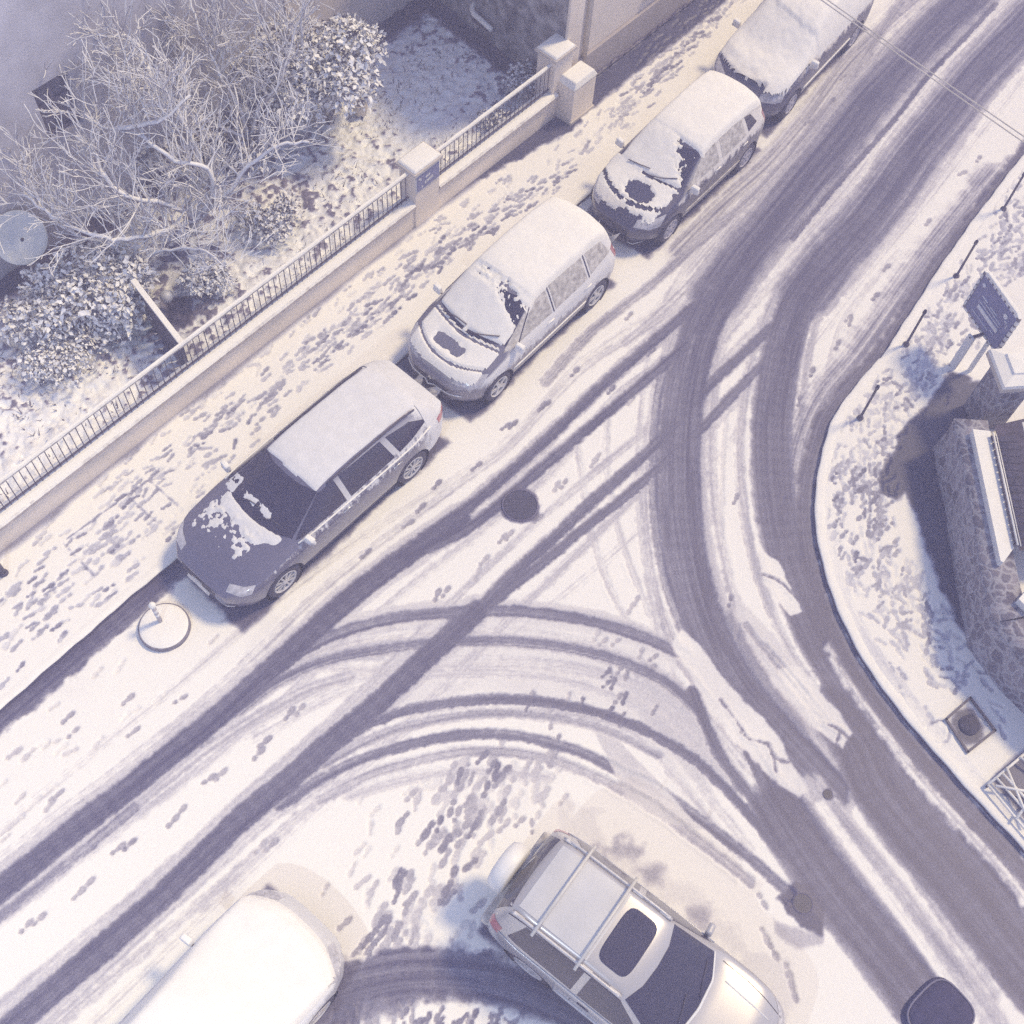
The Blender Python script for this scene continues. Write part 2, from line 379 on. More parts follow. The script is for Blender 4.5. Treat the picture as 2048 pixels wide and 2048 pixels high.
# --- wheel ruts along the street and through the turn
T1b = (.10, .72)
track([(-40, 1810), (0, 1781), (145, 1663), (254, 1580), (362, 1493), (435, 1435), (507, 1370), (600, 1288), (700, 1197), (809, 1114), (917, 1038)], .36, .06, border=T1b)
track([(800, 1118), (917, 1031), (1062, 908), (1207, 770), (1300, 690), (1388, 612)], .19, .08, border=(.05, .66))
track([(800, 1122), (935, 1058), (1062, 955), (1171, 862), (1280, 771), (1375, 690)], .19, .08, border=(.04, .7))
track([(-40, 2110), (43, 2036), (145, 1949), (254, 1855), (362, 1757), (471, 1649), (580, 1558), (652, 1493), (754, 1408), (850, 1318), (954, 1222)], .36, .06, border=T1b)
track([(850, 1318), (954, 1223), (1026, 1150), (1099, 1085), (1171, 1016), (1243, 952), (1330, 872), (1413, 777), (1500, 695), (1590, 612)], .19, .14, border=(.04, .7))
track([(850, 1325), (954, 1235), (1026, 1172), (1099, 1115), (1171, 1055), (1243, 1000), (1330, 925), (1410, 850), (1500, 755), (1580, 680)], .17, .14, border=(.03, .72))
# right of T1 in the lower left: grey second rut
track([(-20, 1850), (80, 1772), (180, 1692), (270, 1615)], .15, .34, streak=.2)
track([(180, 1692), (290, 1600), (380, 1525), (480, 1455), (600, 1385), (700, 1352)], .17, .66, .05, .12)
track([(60, 2080), (180, 1965), (300, 1852), (420, 1745), (540, 1640), (660, 1560)], .16, .66, .05, .12)
# upper street
track([(1990, -60), (1935, 0), (1866, 62), (1797, 138), (1732, 210), (1674, 286), (1609, 366), (1551, 438), (1493, 507), (1430, 590)], .86, .17, .14, .26, border=(.16, .6), wob=.06)
track([(1990, -60), (1935, 0), (1866, 62), (1797, 138), (1732, 210), (1674, 286), (1609, 366), (1551, 438), (1493, 507), (1439, 587), (1402, 660)], .42, .03, .09, .14)
track([(2120, -20), (2048, 54), (1964, 145), (1891, 235), (1837, 301), (1775, 388), (1718, 460), (1667, 514), (1610, 590)], .92, .17, .14, .26, border=(.14, .6), wob=.06)
track([(2120, -20), (2048, 54), (1964, 145), (1891, 235), (1837, 301), (1775, 388), (1718, 460), (1667, 514), (1623, 572), (1594, 634)], .46, .03, .09, .14)
track([(1900, -60), (1760, 80), (1660, 190), (1560, 310), (1450, 440), (1380, 520)], .8, .74, .35, .2, .004, wob=.1)
track([(2120, -90), (2000, 30), (1880, 160), (1790, 270), (1690, 400), (1600, 500)], .9, .74, .3, .2, .004, wob=.1)
track([(1990, 10), (1920, 85), (1850, 160), (1780, 250), (1700, 340), (1640, 410), (1585, 478)], .12, .18, .03, .2)
track([(1830, 0), (1700, 120), (1610, 240), (1530, 330), (1440, 410), (1350, 500)], .30, .55, .10, .25, wob=.06)
track([(1960, 80), (1830, 240), (1740, 360), (1660, 440), (1590, 520), (1500, 610), (1440, 680)], .22, .62, .08, .2, wob=.05)
# the turn: left and right wheels
LW = [(1493, 507), (1439, 587), (1402, 660), (1376, 750), (1362, 848), (1358, 950), (1364, 1060), (1389, 1190), (1425, 1290), (1480, 1385), (1560, 1480), (1650, 1580)]
track(LW, .72, .10, .06, .16, border=(.12, .70))
track([(1330, 720), (1312, 820), (1306, 930), (1310, 1040), (1330, 1160), (1372, 1275)], .17, .30, .04, .2)
RW = [(1718, 460), (1667, 514), (1600, 600), (1565, 700), (1548, 800), (1543, 880), (1550, 1000), (1572, 1110), (1625, 1255), (1707, 1390), (1802, 1520), (1897, 1650), (2014, 1790), (2060, 1850)]
track(RW, .68, .07, .06, .14, border=(.05, .6))
track([(1520, 640), (1492, 760), (1482, 880), (1486, 1000), (1502, 1120), (1540, 1230)], .14, .70, .04, .15)
track([(1455, 800), (1445, 900), (1442, 1000), (1440, 1080)], .10, .84, .03, .1)
# loose ruts inside the triangle
track([(1153, 880), (1167, 999), (1185, 1082), (1214, 1165), (1258, 1255)], .12, .76, .02, .10, .01)
track([(1214, 815), (1211, 926), (1229, 1035), (1258, 1125), (1310, 1260)], .12, .76, .02, .10, .01)
# turning arcs
track([(520, 1372), (594, 1309), (678, 1267), (806, 1235), (954, 1224), (1060, 1226), (1198, 1248), (1325, 1292), (1400, 1340), (1470, 1440)], .19, .24, .03, .16, border=(.12, .78))
track([(480, 1420), (551, 1367), (657, 1320), (806, 1293), (954, 1283), (1092, 1290), (1219, 1316), (1325, 1362), (1400, 1430)], .17, .30, .03, .2, border=(.05, .68))
track([(640, 1330), (806, 1335), (954, 1325), (1092, 1332), (1219, 1358), (1325, 1410), (1390, 1480)], .26, .74, .05, .12, .01)
track([(560, 1570), (616, 1532), (700, 1471), (754, 1442), (845, 1415), (954, 1401), (1062, 1402), (1171, 1420), (1243, 1442), (1316, 1475), (1400, 1530), (1480, 1610), (1560, 1705)], .17, .20, .03, .18)
track([(650, 1530), (754, 1474), (845, 1446), (954, 1430), (1062, 1432), (1171, 1450), (1243, 1475), (1316, 1512)], .15, .52, .04, .18)
track([(560, 1612), (640, 1560), (700, 1529), (772, 1503), (881, 1477), (954, 1469), (1026, 1472), (1099, 1487), (1171, 1510), (1243, 1548), (1316, 1583), (1400, 1640), (1493, 1712), (1580, 1790)], .17, .20, .03, .18)
track([(640, 1600), (754, 1545), (881, 1512), (954, 1503), (1026, 1506), (1099, 1520), (1180, 1550), (1280, 1600), (1400, 1685), (1500, 1765)], .16, .56, .04, .18)
track([(700, 1590), (800, 1560), (900, 1545), (1000, 1545), (1090, 1556)], .20, .74, .06, .1)
# the street leaving at the lower right
track([(1384, 1384), (1439, 1511), (1529, 1631), (1602, 1739), (1674, 1830), (1747, 1928), (1820, 2060)], .20, .16, .03, .2)
track([(1450, 1400), (1493, 1486), (1551, 1602), (1620, 1692), (1700, 1800)], .26, .14, .04, .2)
track([(1560, 1620), (1594, 1674), (1656, 1765), (1728, 1855), (1801, 1946), (1870, 2040), (1900, 2090)], .78, .05, .08, .14, border=(.08, .5))
track([(1660, 1420), (1710, 1493), (1747, 1575), (1819, 1668), (1910, 1775), (2000, 1890), (2070, 1980)], .74, .05, .08, .14, border=(.06, .5))
track([(1625, 1575), (1690, 1660), (1760, 1745), (1840, 1850), (1930, 1970), (2000, 2070)], .42, .62, .06, .2, lay=True)
track([(1640, 1612), (1705, 1700), (1780, 1800), (1860, 1915), (1945, 2045)], .15, .92, .04, .12, lay=True)
track([(1660, 1300), (1710, 1384), (1762, 1455), (1819, 1529), (1880, 1600), (1935, 1662), (2000, 1735), (2070, 1820)], .22, .84, .08, .25, wob=.1, lay=True)
track([(1090, 765), (1180, 668), (1300, 572), (1400, 482), (1507, 392), (1620, 262), (1720, 125), (1800, 5)], .20, .52, .05, .2, .008)
track([(1250, 690), (1340, 610), (1430, 520), (1530, 400), (1640, 270), (1760, 100)], .18, .60, .05, .2, .008)
# older, half snowed in ruts beside the fresh ones
def older(px, off, wd, lev):
    P = smooth_poly(gpts(px), .5); r = np.random.default_rng(len(px) * 7 + int(off * 100) % 97); Q = []
    for i in range(len(P)):
        e = P[min(i + 1, len(P) - 1)] - P[max(i - 1, 0)]; e = e / np.linalg.norm(e); Q.append(P[i] + np.array([-e[1], e[0]]) * (off + .10 * math.sin(i * .23 + off * 9)))
    track(Q[::2], wd, lev, .05, .16, .006, wob=.04, world=True)
T1 = [(-40, 1810), (145, 1663), (362, 1493), (507, 1370), (700, 1197), (917, 1038), (1062, 932), (1207, 770), (1388, 640), (1500, 520), (1640, 350), (1800, 140), (1935, -20)]
T2 = [(-40, 2110), (145, 1949), (362, 1757), (580, 1558), (754, 1408), (954, 1222), (1171, 1030), (1330, 890), (1500, 720), (1640, 560), (1800, 370), (1960, 150), (2080, 10)]
AR = [(480, 1420), (657, 1325), (806, 1293), (954, 1283), (1092, 1290), (1219, 1316), (1325, 1362), (1400, 1430), (1480, 1530), (1570, 1640)]
LT = [(1493, 507), (1402, 660), (1362, 848), (1364, 1060), (1425, 1290), (1560, 1480), (1680, 1650), (1800, 1820), (1940, 2020)]
RT = [(1718, 460), (1600, 600), (1548, 800), (1550, 1000), (1625, 1255), (1802, 1520), (2014, 1790)]
for a_, off, wd, lev in ((T1, .42, .16, .74), (T1, -.40, .16, .70), (T1, .70, .14, .84), (T2, .36, .16, .76), (T2, -.44, .16, .70), (T2, -.72, .13, .84), (AR, .16, .14, .66), (AR, .50, .15, .72), (AR, -.28, .14, .70), (AR, -.62, .16, .74), (AR, -1.0, .14, .80),
                         (LT, .52, .16, .62), (LT, -.52, .14, .60), (LT, -.80, .12, .78), (RT, .50, .15, .62), (RT, .80, .14, .78), (RT, -.48, .14, .60)):
    older(a_, off, wd, lev)
# gutters
track([(2110, 235), (2036, 322), (1892, 506), (1760, 706), (1730, 735), (1655, 826), (1630, 890), (1613, 962), (1610, 1035), (1615, 1092), (1630, 1160), (1655, 1232), (1692, 1310), (1722, 1362), (1800, 1462), (1872, 1548), (1946, 1630), (2040, 1730), (2110, 1805)], .34, .07, .09, .16, wob=.10)
track([(1985, 350), (1850, 520), (1720, 700), (1640, 800), (1600, 900), (1590, 1000), (1592, 1090), (1640, 1230)], .50, .42, .2, .25, .006, wob=.14)
track([(-60, 1488), (0, 1442), (110, 1350), (170, 1298), (260, 1222), (373, 1120), (430, 1062)], .40, .03, .07, .1, wob=.07)
# remains of the packed snow, cracked
patch_field([(1395, 1240), (1470, 1200), (1545, 1320), (1625, 1480), (1570, 1545), (1490, 1440), (1420, 1330)], .40, .10, .2)
patch_field([(760, 1330), (960, 1240), (1180, 1260), (1330, 1310), (1440, 1480), (1480, 1620), (1330, 1520), (1180, 1420), (980, 1390), (780, 1430)], .84, .2, .25)
patch_field([(1470, 1180), (1515, 1235), (1580, 1310), (1650, 1400), (1705, 1468), (1685, 1498), (1630, 1462), (1560, 1390), (1500, 1300), (1460, 1230)], .80, .05, .10, True)
track([(1490, 1250), (1560, 1340), (1640, 1440)], .10, .42, .03, .2); track([(1530, 1290), (1600, 1375), (1660, 1450)], .05, .5, .02, .2)
patch_field([(1344, 1290), (1365, 1262), (1420, 1310), (1480, 1390), (1560, 1480), (1625, 1585), (1598, 1605), (1540, 1560), (1480, 1490), (1415, 1420)], .88, .03, .10, True)
patch_field([(1518, 1104), (1551, 1125), (1602, 1223), (1580, 1232), (1529, 1168)], .88, .02, .06, True)
patch_field([(1551, 1340), (1600, 1335), (1674, 1420), (1710, 1467), (1685, 1500), (1638, 1467), (1583, 1395)], .86, .03, .06, True)
patch_field([(1185, 1462), (1235, 1480), (1310, 1555), (1400, 1660), (1330, 1645), (1255, 1600)], .76, .02, .03, True)
patch_field([(1290, 1330), (1400, 1430), (1470, 1560), (1440, 1580), (1330, 1500), (1240, 1400)], .72, .15, .2, False)
for px in ([(1480, 1465), (1500, 1480), (1535, 1488), (1545, 1512), (1560, 1522), (1600, 1530), (1628, 1560)], [(1545, 1512), (1552, 1545)], [(1655, 1450), (1680, 1462), (1700, 1480)], [(1680, 1462), (1672, 1490)],
           [(1525, 1150), (1560, 1165), (1590, 1195)], [(1440, 1400), (1470, 1440), (1490, 1470)]):
    track(px, .035, .22, .02, .1)
# slush by the parked off-roader, wet ground in front of the entrance
patch_field([(1130, 1640), (1180, 1635), (1290, 1690), (1420, 1790), (1540, 1900), (1590, 1990), (1560, 2048), (1420, 1900), (1280, 1780)], .84, .14, .5, mix=.9)
for px in [(1240, 1675), (1265, 1700), (1225, 1700), (1300, 1745), (1400, 1830)]:
    c = G(*px); a = random.random() * 6
    patch_field([c + (.2 * math.cos(a + k) * (.5 + random.random()), .16 * math.sin(a + k) * (.5 + random.random())) for k in range(6)], .5, .1, .2, world=True)
patch_field([(560, 2030), (640, 1975), (760, 1945), (845, 1928), (990, 1925), (1062, 1957), (1153, 2011), (1230, 2060), (1050, 2030), (954, 2018), (809, 2011), (700, 2040)], .30, .12, .30)
track([(560, 2060), (640, 1990), (760, 1955), (860, 1945), (990, 1957), (1120, 2005), (1260, 2075)], .62, .08, .10, .2, wob=.16)
patch_field([(640, 1985), (600, 2030), (570, 2060), (700, 2060), (720, 1990)], .10, .06, .2)
# dark strips below the facades
u_f = np.array([math.cos(rad(46.6)), math.sin(rad(46.6))]); n_f = np.array([-u_f[1], u_f[0]])      # along the street / towards the gardens
NN = XX * n_f[0] + YY * n_f[1]; UU = XX * u_f[0] + YY * u_f[1]
def fpos(u, n): return u_f * u + n_f * n
U_POST = float(G(1141, 261) @ u_f)
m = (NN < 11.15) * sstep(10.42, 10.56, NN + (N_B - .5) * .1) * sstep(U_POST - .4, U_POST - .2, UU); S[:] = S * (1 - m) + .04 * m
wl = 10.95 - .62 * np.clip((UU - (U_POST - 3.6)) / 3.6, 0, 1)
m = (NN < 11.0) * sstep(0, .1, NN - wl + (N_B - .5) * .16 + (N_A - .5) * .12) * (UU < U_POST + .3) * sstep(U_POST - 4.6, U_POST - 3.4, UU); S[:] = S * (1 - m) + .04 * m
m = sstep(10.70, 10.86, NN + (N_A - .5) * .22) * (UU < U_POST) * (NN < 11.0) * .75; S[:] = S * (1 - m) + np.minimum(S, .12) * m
# ground the parked cars keep free
CARS_AT = {}
def carpos(fw, rw, h, half):
    a, b = G(*fw, h), G(*rw, h); f = (a - b) / np.linalg.norm(a - b); l = np.array([-f[1], f[0]])
    return (a + b) / 2 - l * half, math.atan2(f[1], f[0])
CARS_AT['estate'] = carpos((572, 1166), (827, 938), .33, .90)
CARS_AT['mpv'] = carpos((998, 776), (1192, 594), .31, .88)
CARS_AT['hatch'] = carpos((1337, 466), (1498, 313), .30, .84)
CARS_AT['wagon'] = carpos((1590, 210), (1702, 72), .30, .86)
CARS_AT['wagon'] = (CARS_AT['wagon'][0], rad(-129))
CARS_AT['suv'] = (np.array([2.57, 2.06]), rad(-38.7))
CARS_AT['white'] = (np.array([-3.10, 1.22]), rad(48.3))
for k, (L_, W_) in dict(estate=(4.7, 1.75), mpv=(4.1, 1.7), hatch=(3.8, 1.6), wagon=(4.2, 1.7), suv=(3.9, 1.6), white=(4.0, 1.7)).items():
    c, a = CARS_AT[k]; f = np.array([math.cos(a), math.sin(a)]); l = np.array([-f[1], f[0]])
    patch_field([c + f * L_ / 2 * i + l * W_ / 2 * j for i, j in ((1, 1), (-1, 1), (-1, -1), (1, -1))], .04, .07, .10, world=True)
# --- footprints
def footprint(c, ang, lev, L=.29, dip=.02, heel=True):
    f = np.array([math.cos(ang), math.sin(ang)]); w_ = win(c[0] - .3, c[0] + .3, c[1] - .3, c[1] + .3)
    if w_ is None: return
    dx = XX[w_] - c[0]; dy = YY[w_] - c[1]; a = dx * f[0] + dy * f[1]; b = -dx * f[1] + dy * f[0]
    k = L / .29
    d1 = np.hypot((a - .045 * k) / (.080 * k), b / (.045 * k)); d2 = np.hypot((a + .095 * k) / (.048 * k), b / (.037 * k))
    d = np.minimum(d1, d2) + (N_B[w_] - .5) * .7
    if random.random() < .6: d = np.minimum(d, np.hypot(a / (.09 * k), b / (.030 * k)) + .05)
    m = sstep(1.18, .82, d)
    S[w_] = S[w_] * (1 - m) + np.minimum(S[w_], lev + (N_A[w_] - .5) * .3) * m
    DZ[w_] = np.minimum(DZ[w_], -dip * m)
def cloud(px, n, ang, spread=.22, lv=(.28, .72), L=(.21, .29), both=True, world=None):
    P = world or gpts(px); xs = [p[0] for p in P]; ys = [p[1] for p in P]; k = 0
    def pin(x, y):
        r = False
        for i in range(len(P)):
            x1, y1 = P[i]; x2, y2 = P[(i + 1) % len(P)]
            if (y1 > y) != (y2 > y) and x < (x2 - x1) * (y - y1) / (y2 - y1) + x1: r = not r
        return r
    while k < n:
        x, y = random.uniform(min(xs), max(xs)), random.uniform(min(ys), max(ys))
        if not pin(x, y): continue
        a = ang + random.gauss(0, spread) + (math.pi if both and random.random() < .5 else 0)
        footprint((x, y), a, random.uniform(*lv), random.uniform(*L)); k += 1
def pang(p, q): d = G(*q) - G(*p); return math.atan2(d[1], d[0])
A_ST = rad(47)
cloud([(0, 1180), (420, 850), (640, 660), (820, 520), (960, 470), (760, 660), (560, 850), (330, 1060), (0, 1330)], 60, A_ST, .2, (.55, .88))
cloud([(0, 1130), (330, 860), (656, 610), (875, 440), (1130, 290), (1330, 60), (1480, 0), (1330, 150), (1130, 380), (960, 480), (780, 640), (640, 760), (480, 900), (380, 1060), (200, 1230), (0, 1400)], 300, A_ST, .25, (.5, .88), (.19, .29))
cloud([(0, 1180), (330, 920), (656, 660), (875, 490), (1130, 330), (1330, 100), (1330, 150), (1130, 380), (960, 480), (780, 640), (640, 760), (480, 900), (380, 1060), (200, 1230), (0, 1400)], 90, A_ST, .25, (.28, .5), (.19, .27))
cloud([(300, 960), (480, 790), (640, 660), (760, 560), (830, 560), (700, 690), (520, 860), (400, 960)], 40, A_ST, .2, (.35, .7))
cloud([(0, 1260), (300, 1000), (330, 1060), (0, 1340)], 30, A_ST, .2, (.45, .75))
cloud([(640, 660), (860, 490), (1150, 320), (1400, 30), (1500, 0), (1330, 160), (1160, 330), (860, 560), (740, 690)], 130, A_ST, .22, (.5, .85))
cloud([(660, 670), (860, 520), (1150, 340), (1400, 60), (1480, 0), (1330, 160), (1160, 340), (860, 570), (740, 690)], 70, A_ST, .22, (.25, .5), (.22, .29))
cloud([(1200, 250), (1330, 90), (1420, 0), (1500, 0), (1380, 120), (1260, 270)], 90, A_ST, .25, (.35, .8))
cloud([(1640, 900), (1750, 760), (1860, 620), (1960, 470), (2048, 380), (2048, 560), (1920, 640), (1880, 740), (1800, 870), (1760, 960), (1700, 1000)], 190, rad(52), .4, (.55, .88))
cloud([(1850, 620), (1930, 540), (1960, 690), (1890, 760), (1800, 840)], 70, rad(52), .5, (.3, .7))
cloud([(1960, 400), (2048, 330), (2048, 560), (1990, 540)], 60, rad(52), .4, (.3, .7))
cloud([(1645, 940), (1770, 900), (1790, 1080), (1830, 1200), (1700, 1190), (1650, 1080)], 85, rad(65), .45, (.4, .82))
cloud([(1645, 940), (1750, 950), (1770, 1080), (1720, 1160), (1650, 1080)], 26, rad(60), .4, (.2, .45))
cloud([(1650, 880), (1800, 720), (1900, 800), (1770, 920), (1780, 1080), (1900, 1240), (1800, 1300), (1660, 1150)], 150, rad(60), .6, (.5, .88))
cloud([(1700, 830), (1860, 640), (1990, 470), (2048, 420), (2048, 560), (1920, 640), (1800, 860), (1780, 1080), (1880, 1240), (2000, 1400), (1900, 1400), (1740, 1200)], 130, rad(55), .6, (.3, .7), (.2, .28))
cloud([(1690, 1150), (1880, 1200), (1990, 1400), (2048, 1500), (1900, 1430), (1760, 1330)], 60, rad(-50), .35, (.5, .88))
cloud([(950, 1500), (1080, 1530), (1110, 1580), (1000, 1660), (930, 1750), (830, 1930), (720, 1950), (700, 1920), (800, 1740), (880, 1600)], 70, rad(60), .2, (.5, .85), (.3, .4))
cloud([(950, 1500), (1080, 1530), (1000, 1640), (930, 1750), (830, 1930), (720, 1950), (720, 1900), (800, 1740), (880, 1600)], 42, rad(60), .2, (.28, .5), (.28, .36))
cloud([(880, 1480), (1110, 1500), (1130, 1600), (1000, 1720), (930, 1900), (740, 1960), (640, 1900), (780, 1660)], 60, rad(60), .25, (.45, .85), (.24, .36))
cloud([(690, 1950), (840, 1900), (960, 1930), (900, 1960)], 26, rad(80), .35, (.2, .6))
cloud([(640, 2048), (720, 2010), (1000, 2030), (1060, 2060), (800, 2080)], 50, rad(80), .6, (.2, .6))
cloud([(560, 1690), (780, 1560), (900, 1560), (800, 1740), (700, 1850)], 14, rad(60), .3, (.7, .92))
cloud([(1090, 1270), (1300, 1260), (1330, 1420), (1080, 1500), (1040, 1470)], 26, rad(60), .4, (.3, .6))
cloud([(0, 1500), (250, 1280), (420, 1200), (520, 1240), (300, 1440), (0, 1690)], 22, A_ST, .2, (.68, .92))
R2 = .36232
def lst(pts, ox, oy, ang, lv): 
    for x, y in pts: footprint(G(ox + x * R2, oy + y * R2), ang + random.gauss(0, .12), lv + random.uniform(-.08, .1))
lst([(480, 1020), (700, 920), (860, 700), (1080, 580), (1240, 400), (1540, 90), (90, 1400), (320, 1240), (390, 1150), (1660, 290), (1440, 500), (1140, 740), (850, 980), (1060, 590), (900, 690)], 700, 600, A_ST, .42)
lst([(1140, 1030), (1180, 1015), (1040, 1210), (840, 1320), (880, 1300), (740, 1440), (705, 1510), (480, 1630), (530, 1610), (1550, 560), (1345, 900), (1360, 870), (1550, 1700), (1580, 1660), (1360, 1850)], 700, 600, rad(55), .58)
lst([(80, 440), (380, 240), (410, 320), (710, 140), (740, 320), (1000, 140), (320, 670), (280, 720), (1160, 580), (1220, 555), (960, 810), (1000, 760), (655, 965), (720, 940), (440, 1210), (485, 1160), (150, 1390), (220, 1350), (1430, 440), (1465, 375), (1600, 220), (1660, 195), (1140, 380), (1440, 955), (1500, 945)], 0, 1348, A_ST, .5)
lst([(1240, 90), (1130, 200), (1080, 315), (930, 430), (870, 560), (740, 680), (690, 830), (310, 1200), (980, 120), (960, 760), (1400, 1230), (1170, 1480), (960, 1760), (1110, 1640), (1590, 960), (1680, 880)], 1348, 0, A_ST, .45)
lst([(970, 120), (900, 250), (760, 400), (690, 560), (690, 690), (340, 1100), (310, 1660), (350, 1830), (700, 615), (600, 1100)], 1348, 600, rad(70), .45)
lst([(490, 1260), (500, 1450), (550, 1540), (630, 1650), (660, 1770), (640, 1700), (1240, 120), (1400, 50), (1390, 230)], 1348, 1348, rad(-72), .6)
# joints of service covers showing through
for px in ([(257, 997), (315, 1051)], [(301, 966), (357, 1017)], [(257, 997), (301, 966)], [(138, 1084), (190, 1046)], [(130, 1092), (190, 1155)], [(190, 1046), (250, 1000)]):
    track(px, .03, .35, .02, .1, .005)
track([(1843, 1462), (1862, 1448), (1880, 1446)], .03, .4, .02); track([(1868, 1496), (1890, 1485), (1893, 1462)], .03, .4, .02)
for px, r in (((1040, 1012), .36), ((1654, 1590), .085)):
    c = G(*px); patch_field([c + (r * math.cos(k * .5236), r * math.sin(k * .5236)) for k in range(12)], .02, .03, .09, world=True)
patch_field([(1545, 1800), (1575, 1765), (1625, 1775), (1650, 1820), (1640, 1870), (1600, 1850), (1570, 1830)], .0, .04, .16)
patch_field([(1540, 1830), (1580, 1850), (1640, 1880), (1600, 1900), (1545, 1870)], .62, .05, .12, True)
# dirt square inside the tree pit, pit under the bars
patch_field([(1885, 1445), (1933, 1402), (1982, 1467), (1928, 1510)], .78, .03, .04, True); c = G(1930, 1455)
patch_field([c + (.17 * math.cos(k), .17 * math.sin(k)) for k in range(6)], .05, .06, .2, world=True)
patch_field([(1975, 1562), (2060, 1480), (2100, 1600), (2060, 1670)], .15, .04, .06)
patch_field([(1925, 765), (1826, 845), (1775, 925), (1758, 946), (1758, 992), (1790, 1010), (1806, 992), (1815, 1015), (1836, 1070), (1862, 1120), (1880, 1190), (1915, 1255), (1960, 1310), (2048, 1370), (2110, 1430), (2140, 1400), (2030, 1380), (1960, 1310), (1925, 1170), (1905, 1030), (1910, 930), (1980, 830), (2010, 770)], .03, .06, .12)  # bare wet ground, outline stretched to paint the stone wall's cast shadow dark
patch_field([(1895, 748), (1945, 762), (1840, 915), (1775, 935), (1795, 880)], .05, .05, .10)  # dark band painted in as the notice board's cast shadow
# garden leaves sticking through, dark strips at the house and the flank wall
gard = NN > 11.0
N_D = fbm(XX, YY, .11, 3, 8); N_E = fbm(XX, YY, 1.6, 3, 9)
m = gard * sstep(.56, .70, N_D + (N_E - .5) * .5); S[:] = S * (1 - m) + np.minimum(S, .18) * m
m = gard * sstep(.45, .7, N_B) * .28; S[:] = S * (1 - m) + np.minimum(S, .5) * m
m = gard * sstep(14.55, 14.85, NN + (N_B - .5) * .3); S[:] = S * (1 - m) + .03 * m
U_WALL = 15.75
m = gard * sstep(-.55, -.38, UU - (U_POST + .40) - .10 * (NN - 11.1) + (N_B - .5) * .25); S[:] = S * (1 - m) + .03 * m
patch_field([(320, 600), (385, 600), (405, 650), (370, 680), (330, 660)], .03, .06, .15)
patch_field([(0, 560), (90, 470), (110, 500), (20, 610)], .05, .08, .2)
DZ += gard * (.10 * (N_B - .4) + .10 * (N_D - .5)) + .012 * (N_A - .5)

# --- regions
KERB_L = [G(*p) for p in [(-140, 1548), (-60, 1472), (0, 1424), (87, 1350), (141, 1302), (250, 1208), (373, 1104)]]
kd = u_f * 1.0
KERB_L += [KERB_L[-1] + np.array([math.cos(rad(48)), math.sin(rad(48))]) * t for t in (2, 5, 9, 14, 22)]
KERB_R = [G(*p) for p in [(2300, 0), (2160, 180), (2048, 312), (1906, 500), (1775, 700), (1747, 734), (1674, 825), (1649, 890), (1632, 962), (1629, 1035), (1634, 1089), (1649, 1154), (1674, 1223), (1710, 1300), (1739, 1348), (1819, 1453), (1891, 1536), (1964, 1616), (2048, 1707), (2160, 1830)]]
kl = smooth_poly(KERB_L, .15); kr = smooth_poly(KERB_R, .15)
left = inside(list(kl) + [np.array([20, 60.]), np.array([-60, 60.]), np.array([-60, -5.])])
right = inside(list(kr) + [np.array([60, -5.]), np.array([60, 60.])])
PZ = .085
for kk, rg in ((kl, left), (kr, right)):          # the snow lies whole along the kerb
    W_, D_, _, _ = dist_field(kk, .4); m = sstep(.26, .12, D_ + (N_B[W_] - .5) * .12) * rg[W_]
    S[W_] = S[W_] * (1 - m) + np.maximum(S[W_], .93) * m
def eroded(rg, kk, d=.06):
    W_, D_, _, _ = dist_field(kk, .3); r = rg.copy(); r[W_] &= D_ > d; return r
REG_G = gard; REG_L = eroded(left, kl) & ~gard; REG_R = eroded(right, kr) & ~left & ~gard; REG_ROAD = ~(left | right | gard)
def region(name, mask, m, z0):
    fm = mask[:-1, :-1] | mask[1:, :-1] | mask[:-1, 1:] | mask[1:, 1:]
    j, i = np.nonzero(fm); idx = (j * nx + i)
    quads = np.stack([idx, idx + 1, idx + nx + 1, idx + nx], 1)
    used = np.zeros(nx * ny, bool); used[quads.ravel()] = True; remap = np.cumsum(used) - 1
    co = np.stack([XX.ravel()[used], YY.ravel()[used], (DZ.ravel() + z0)[used]], 1).astype(np.float32); quads = remap[quads]
    me = bpy.data.meshes.new(name); me.vertices.add(len(co)); me.vertices.foreach_set('co', co.ravel())
    me.loops.add(quads.size); me.loops.foreach_set('vertex_index', quads.ravel().astype(np.int32))
    me.polygons.add(len(quads)); me.polygons.foreach_set('loop_start', np.arange(0, quads.size, 4, dtype=np.int32))
    me.polygons.foreach_set('use_smooth', np.ones(len(quads), bool))
    a = me.attributes.new('snow', 'FLOAT', 'POINT'); a.data.foreach_set('value', np.clip(S.ravel()[used], 0, 1).astype(np.float32))
    me.update(calc_edges=True); me.materials.append(m)
    o = bpy.data.objects.new(name, me); COL.objects.link(o); return struct(o)
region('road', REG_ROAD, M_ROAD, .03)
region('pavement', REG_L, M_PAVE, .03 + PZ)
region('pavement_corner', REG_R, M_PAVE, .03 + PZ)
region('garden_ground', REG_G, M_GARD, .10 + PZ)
me = mesh_obj('ground', [(-60, -60, -.06), (60, -60, -.06), (60, 60, -.06), (-60, 60, -.06)], [(0, 1, 2, 3)], M_SNOW); struct(me)
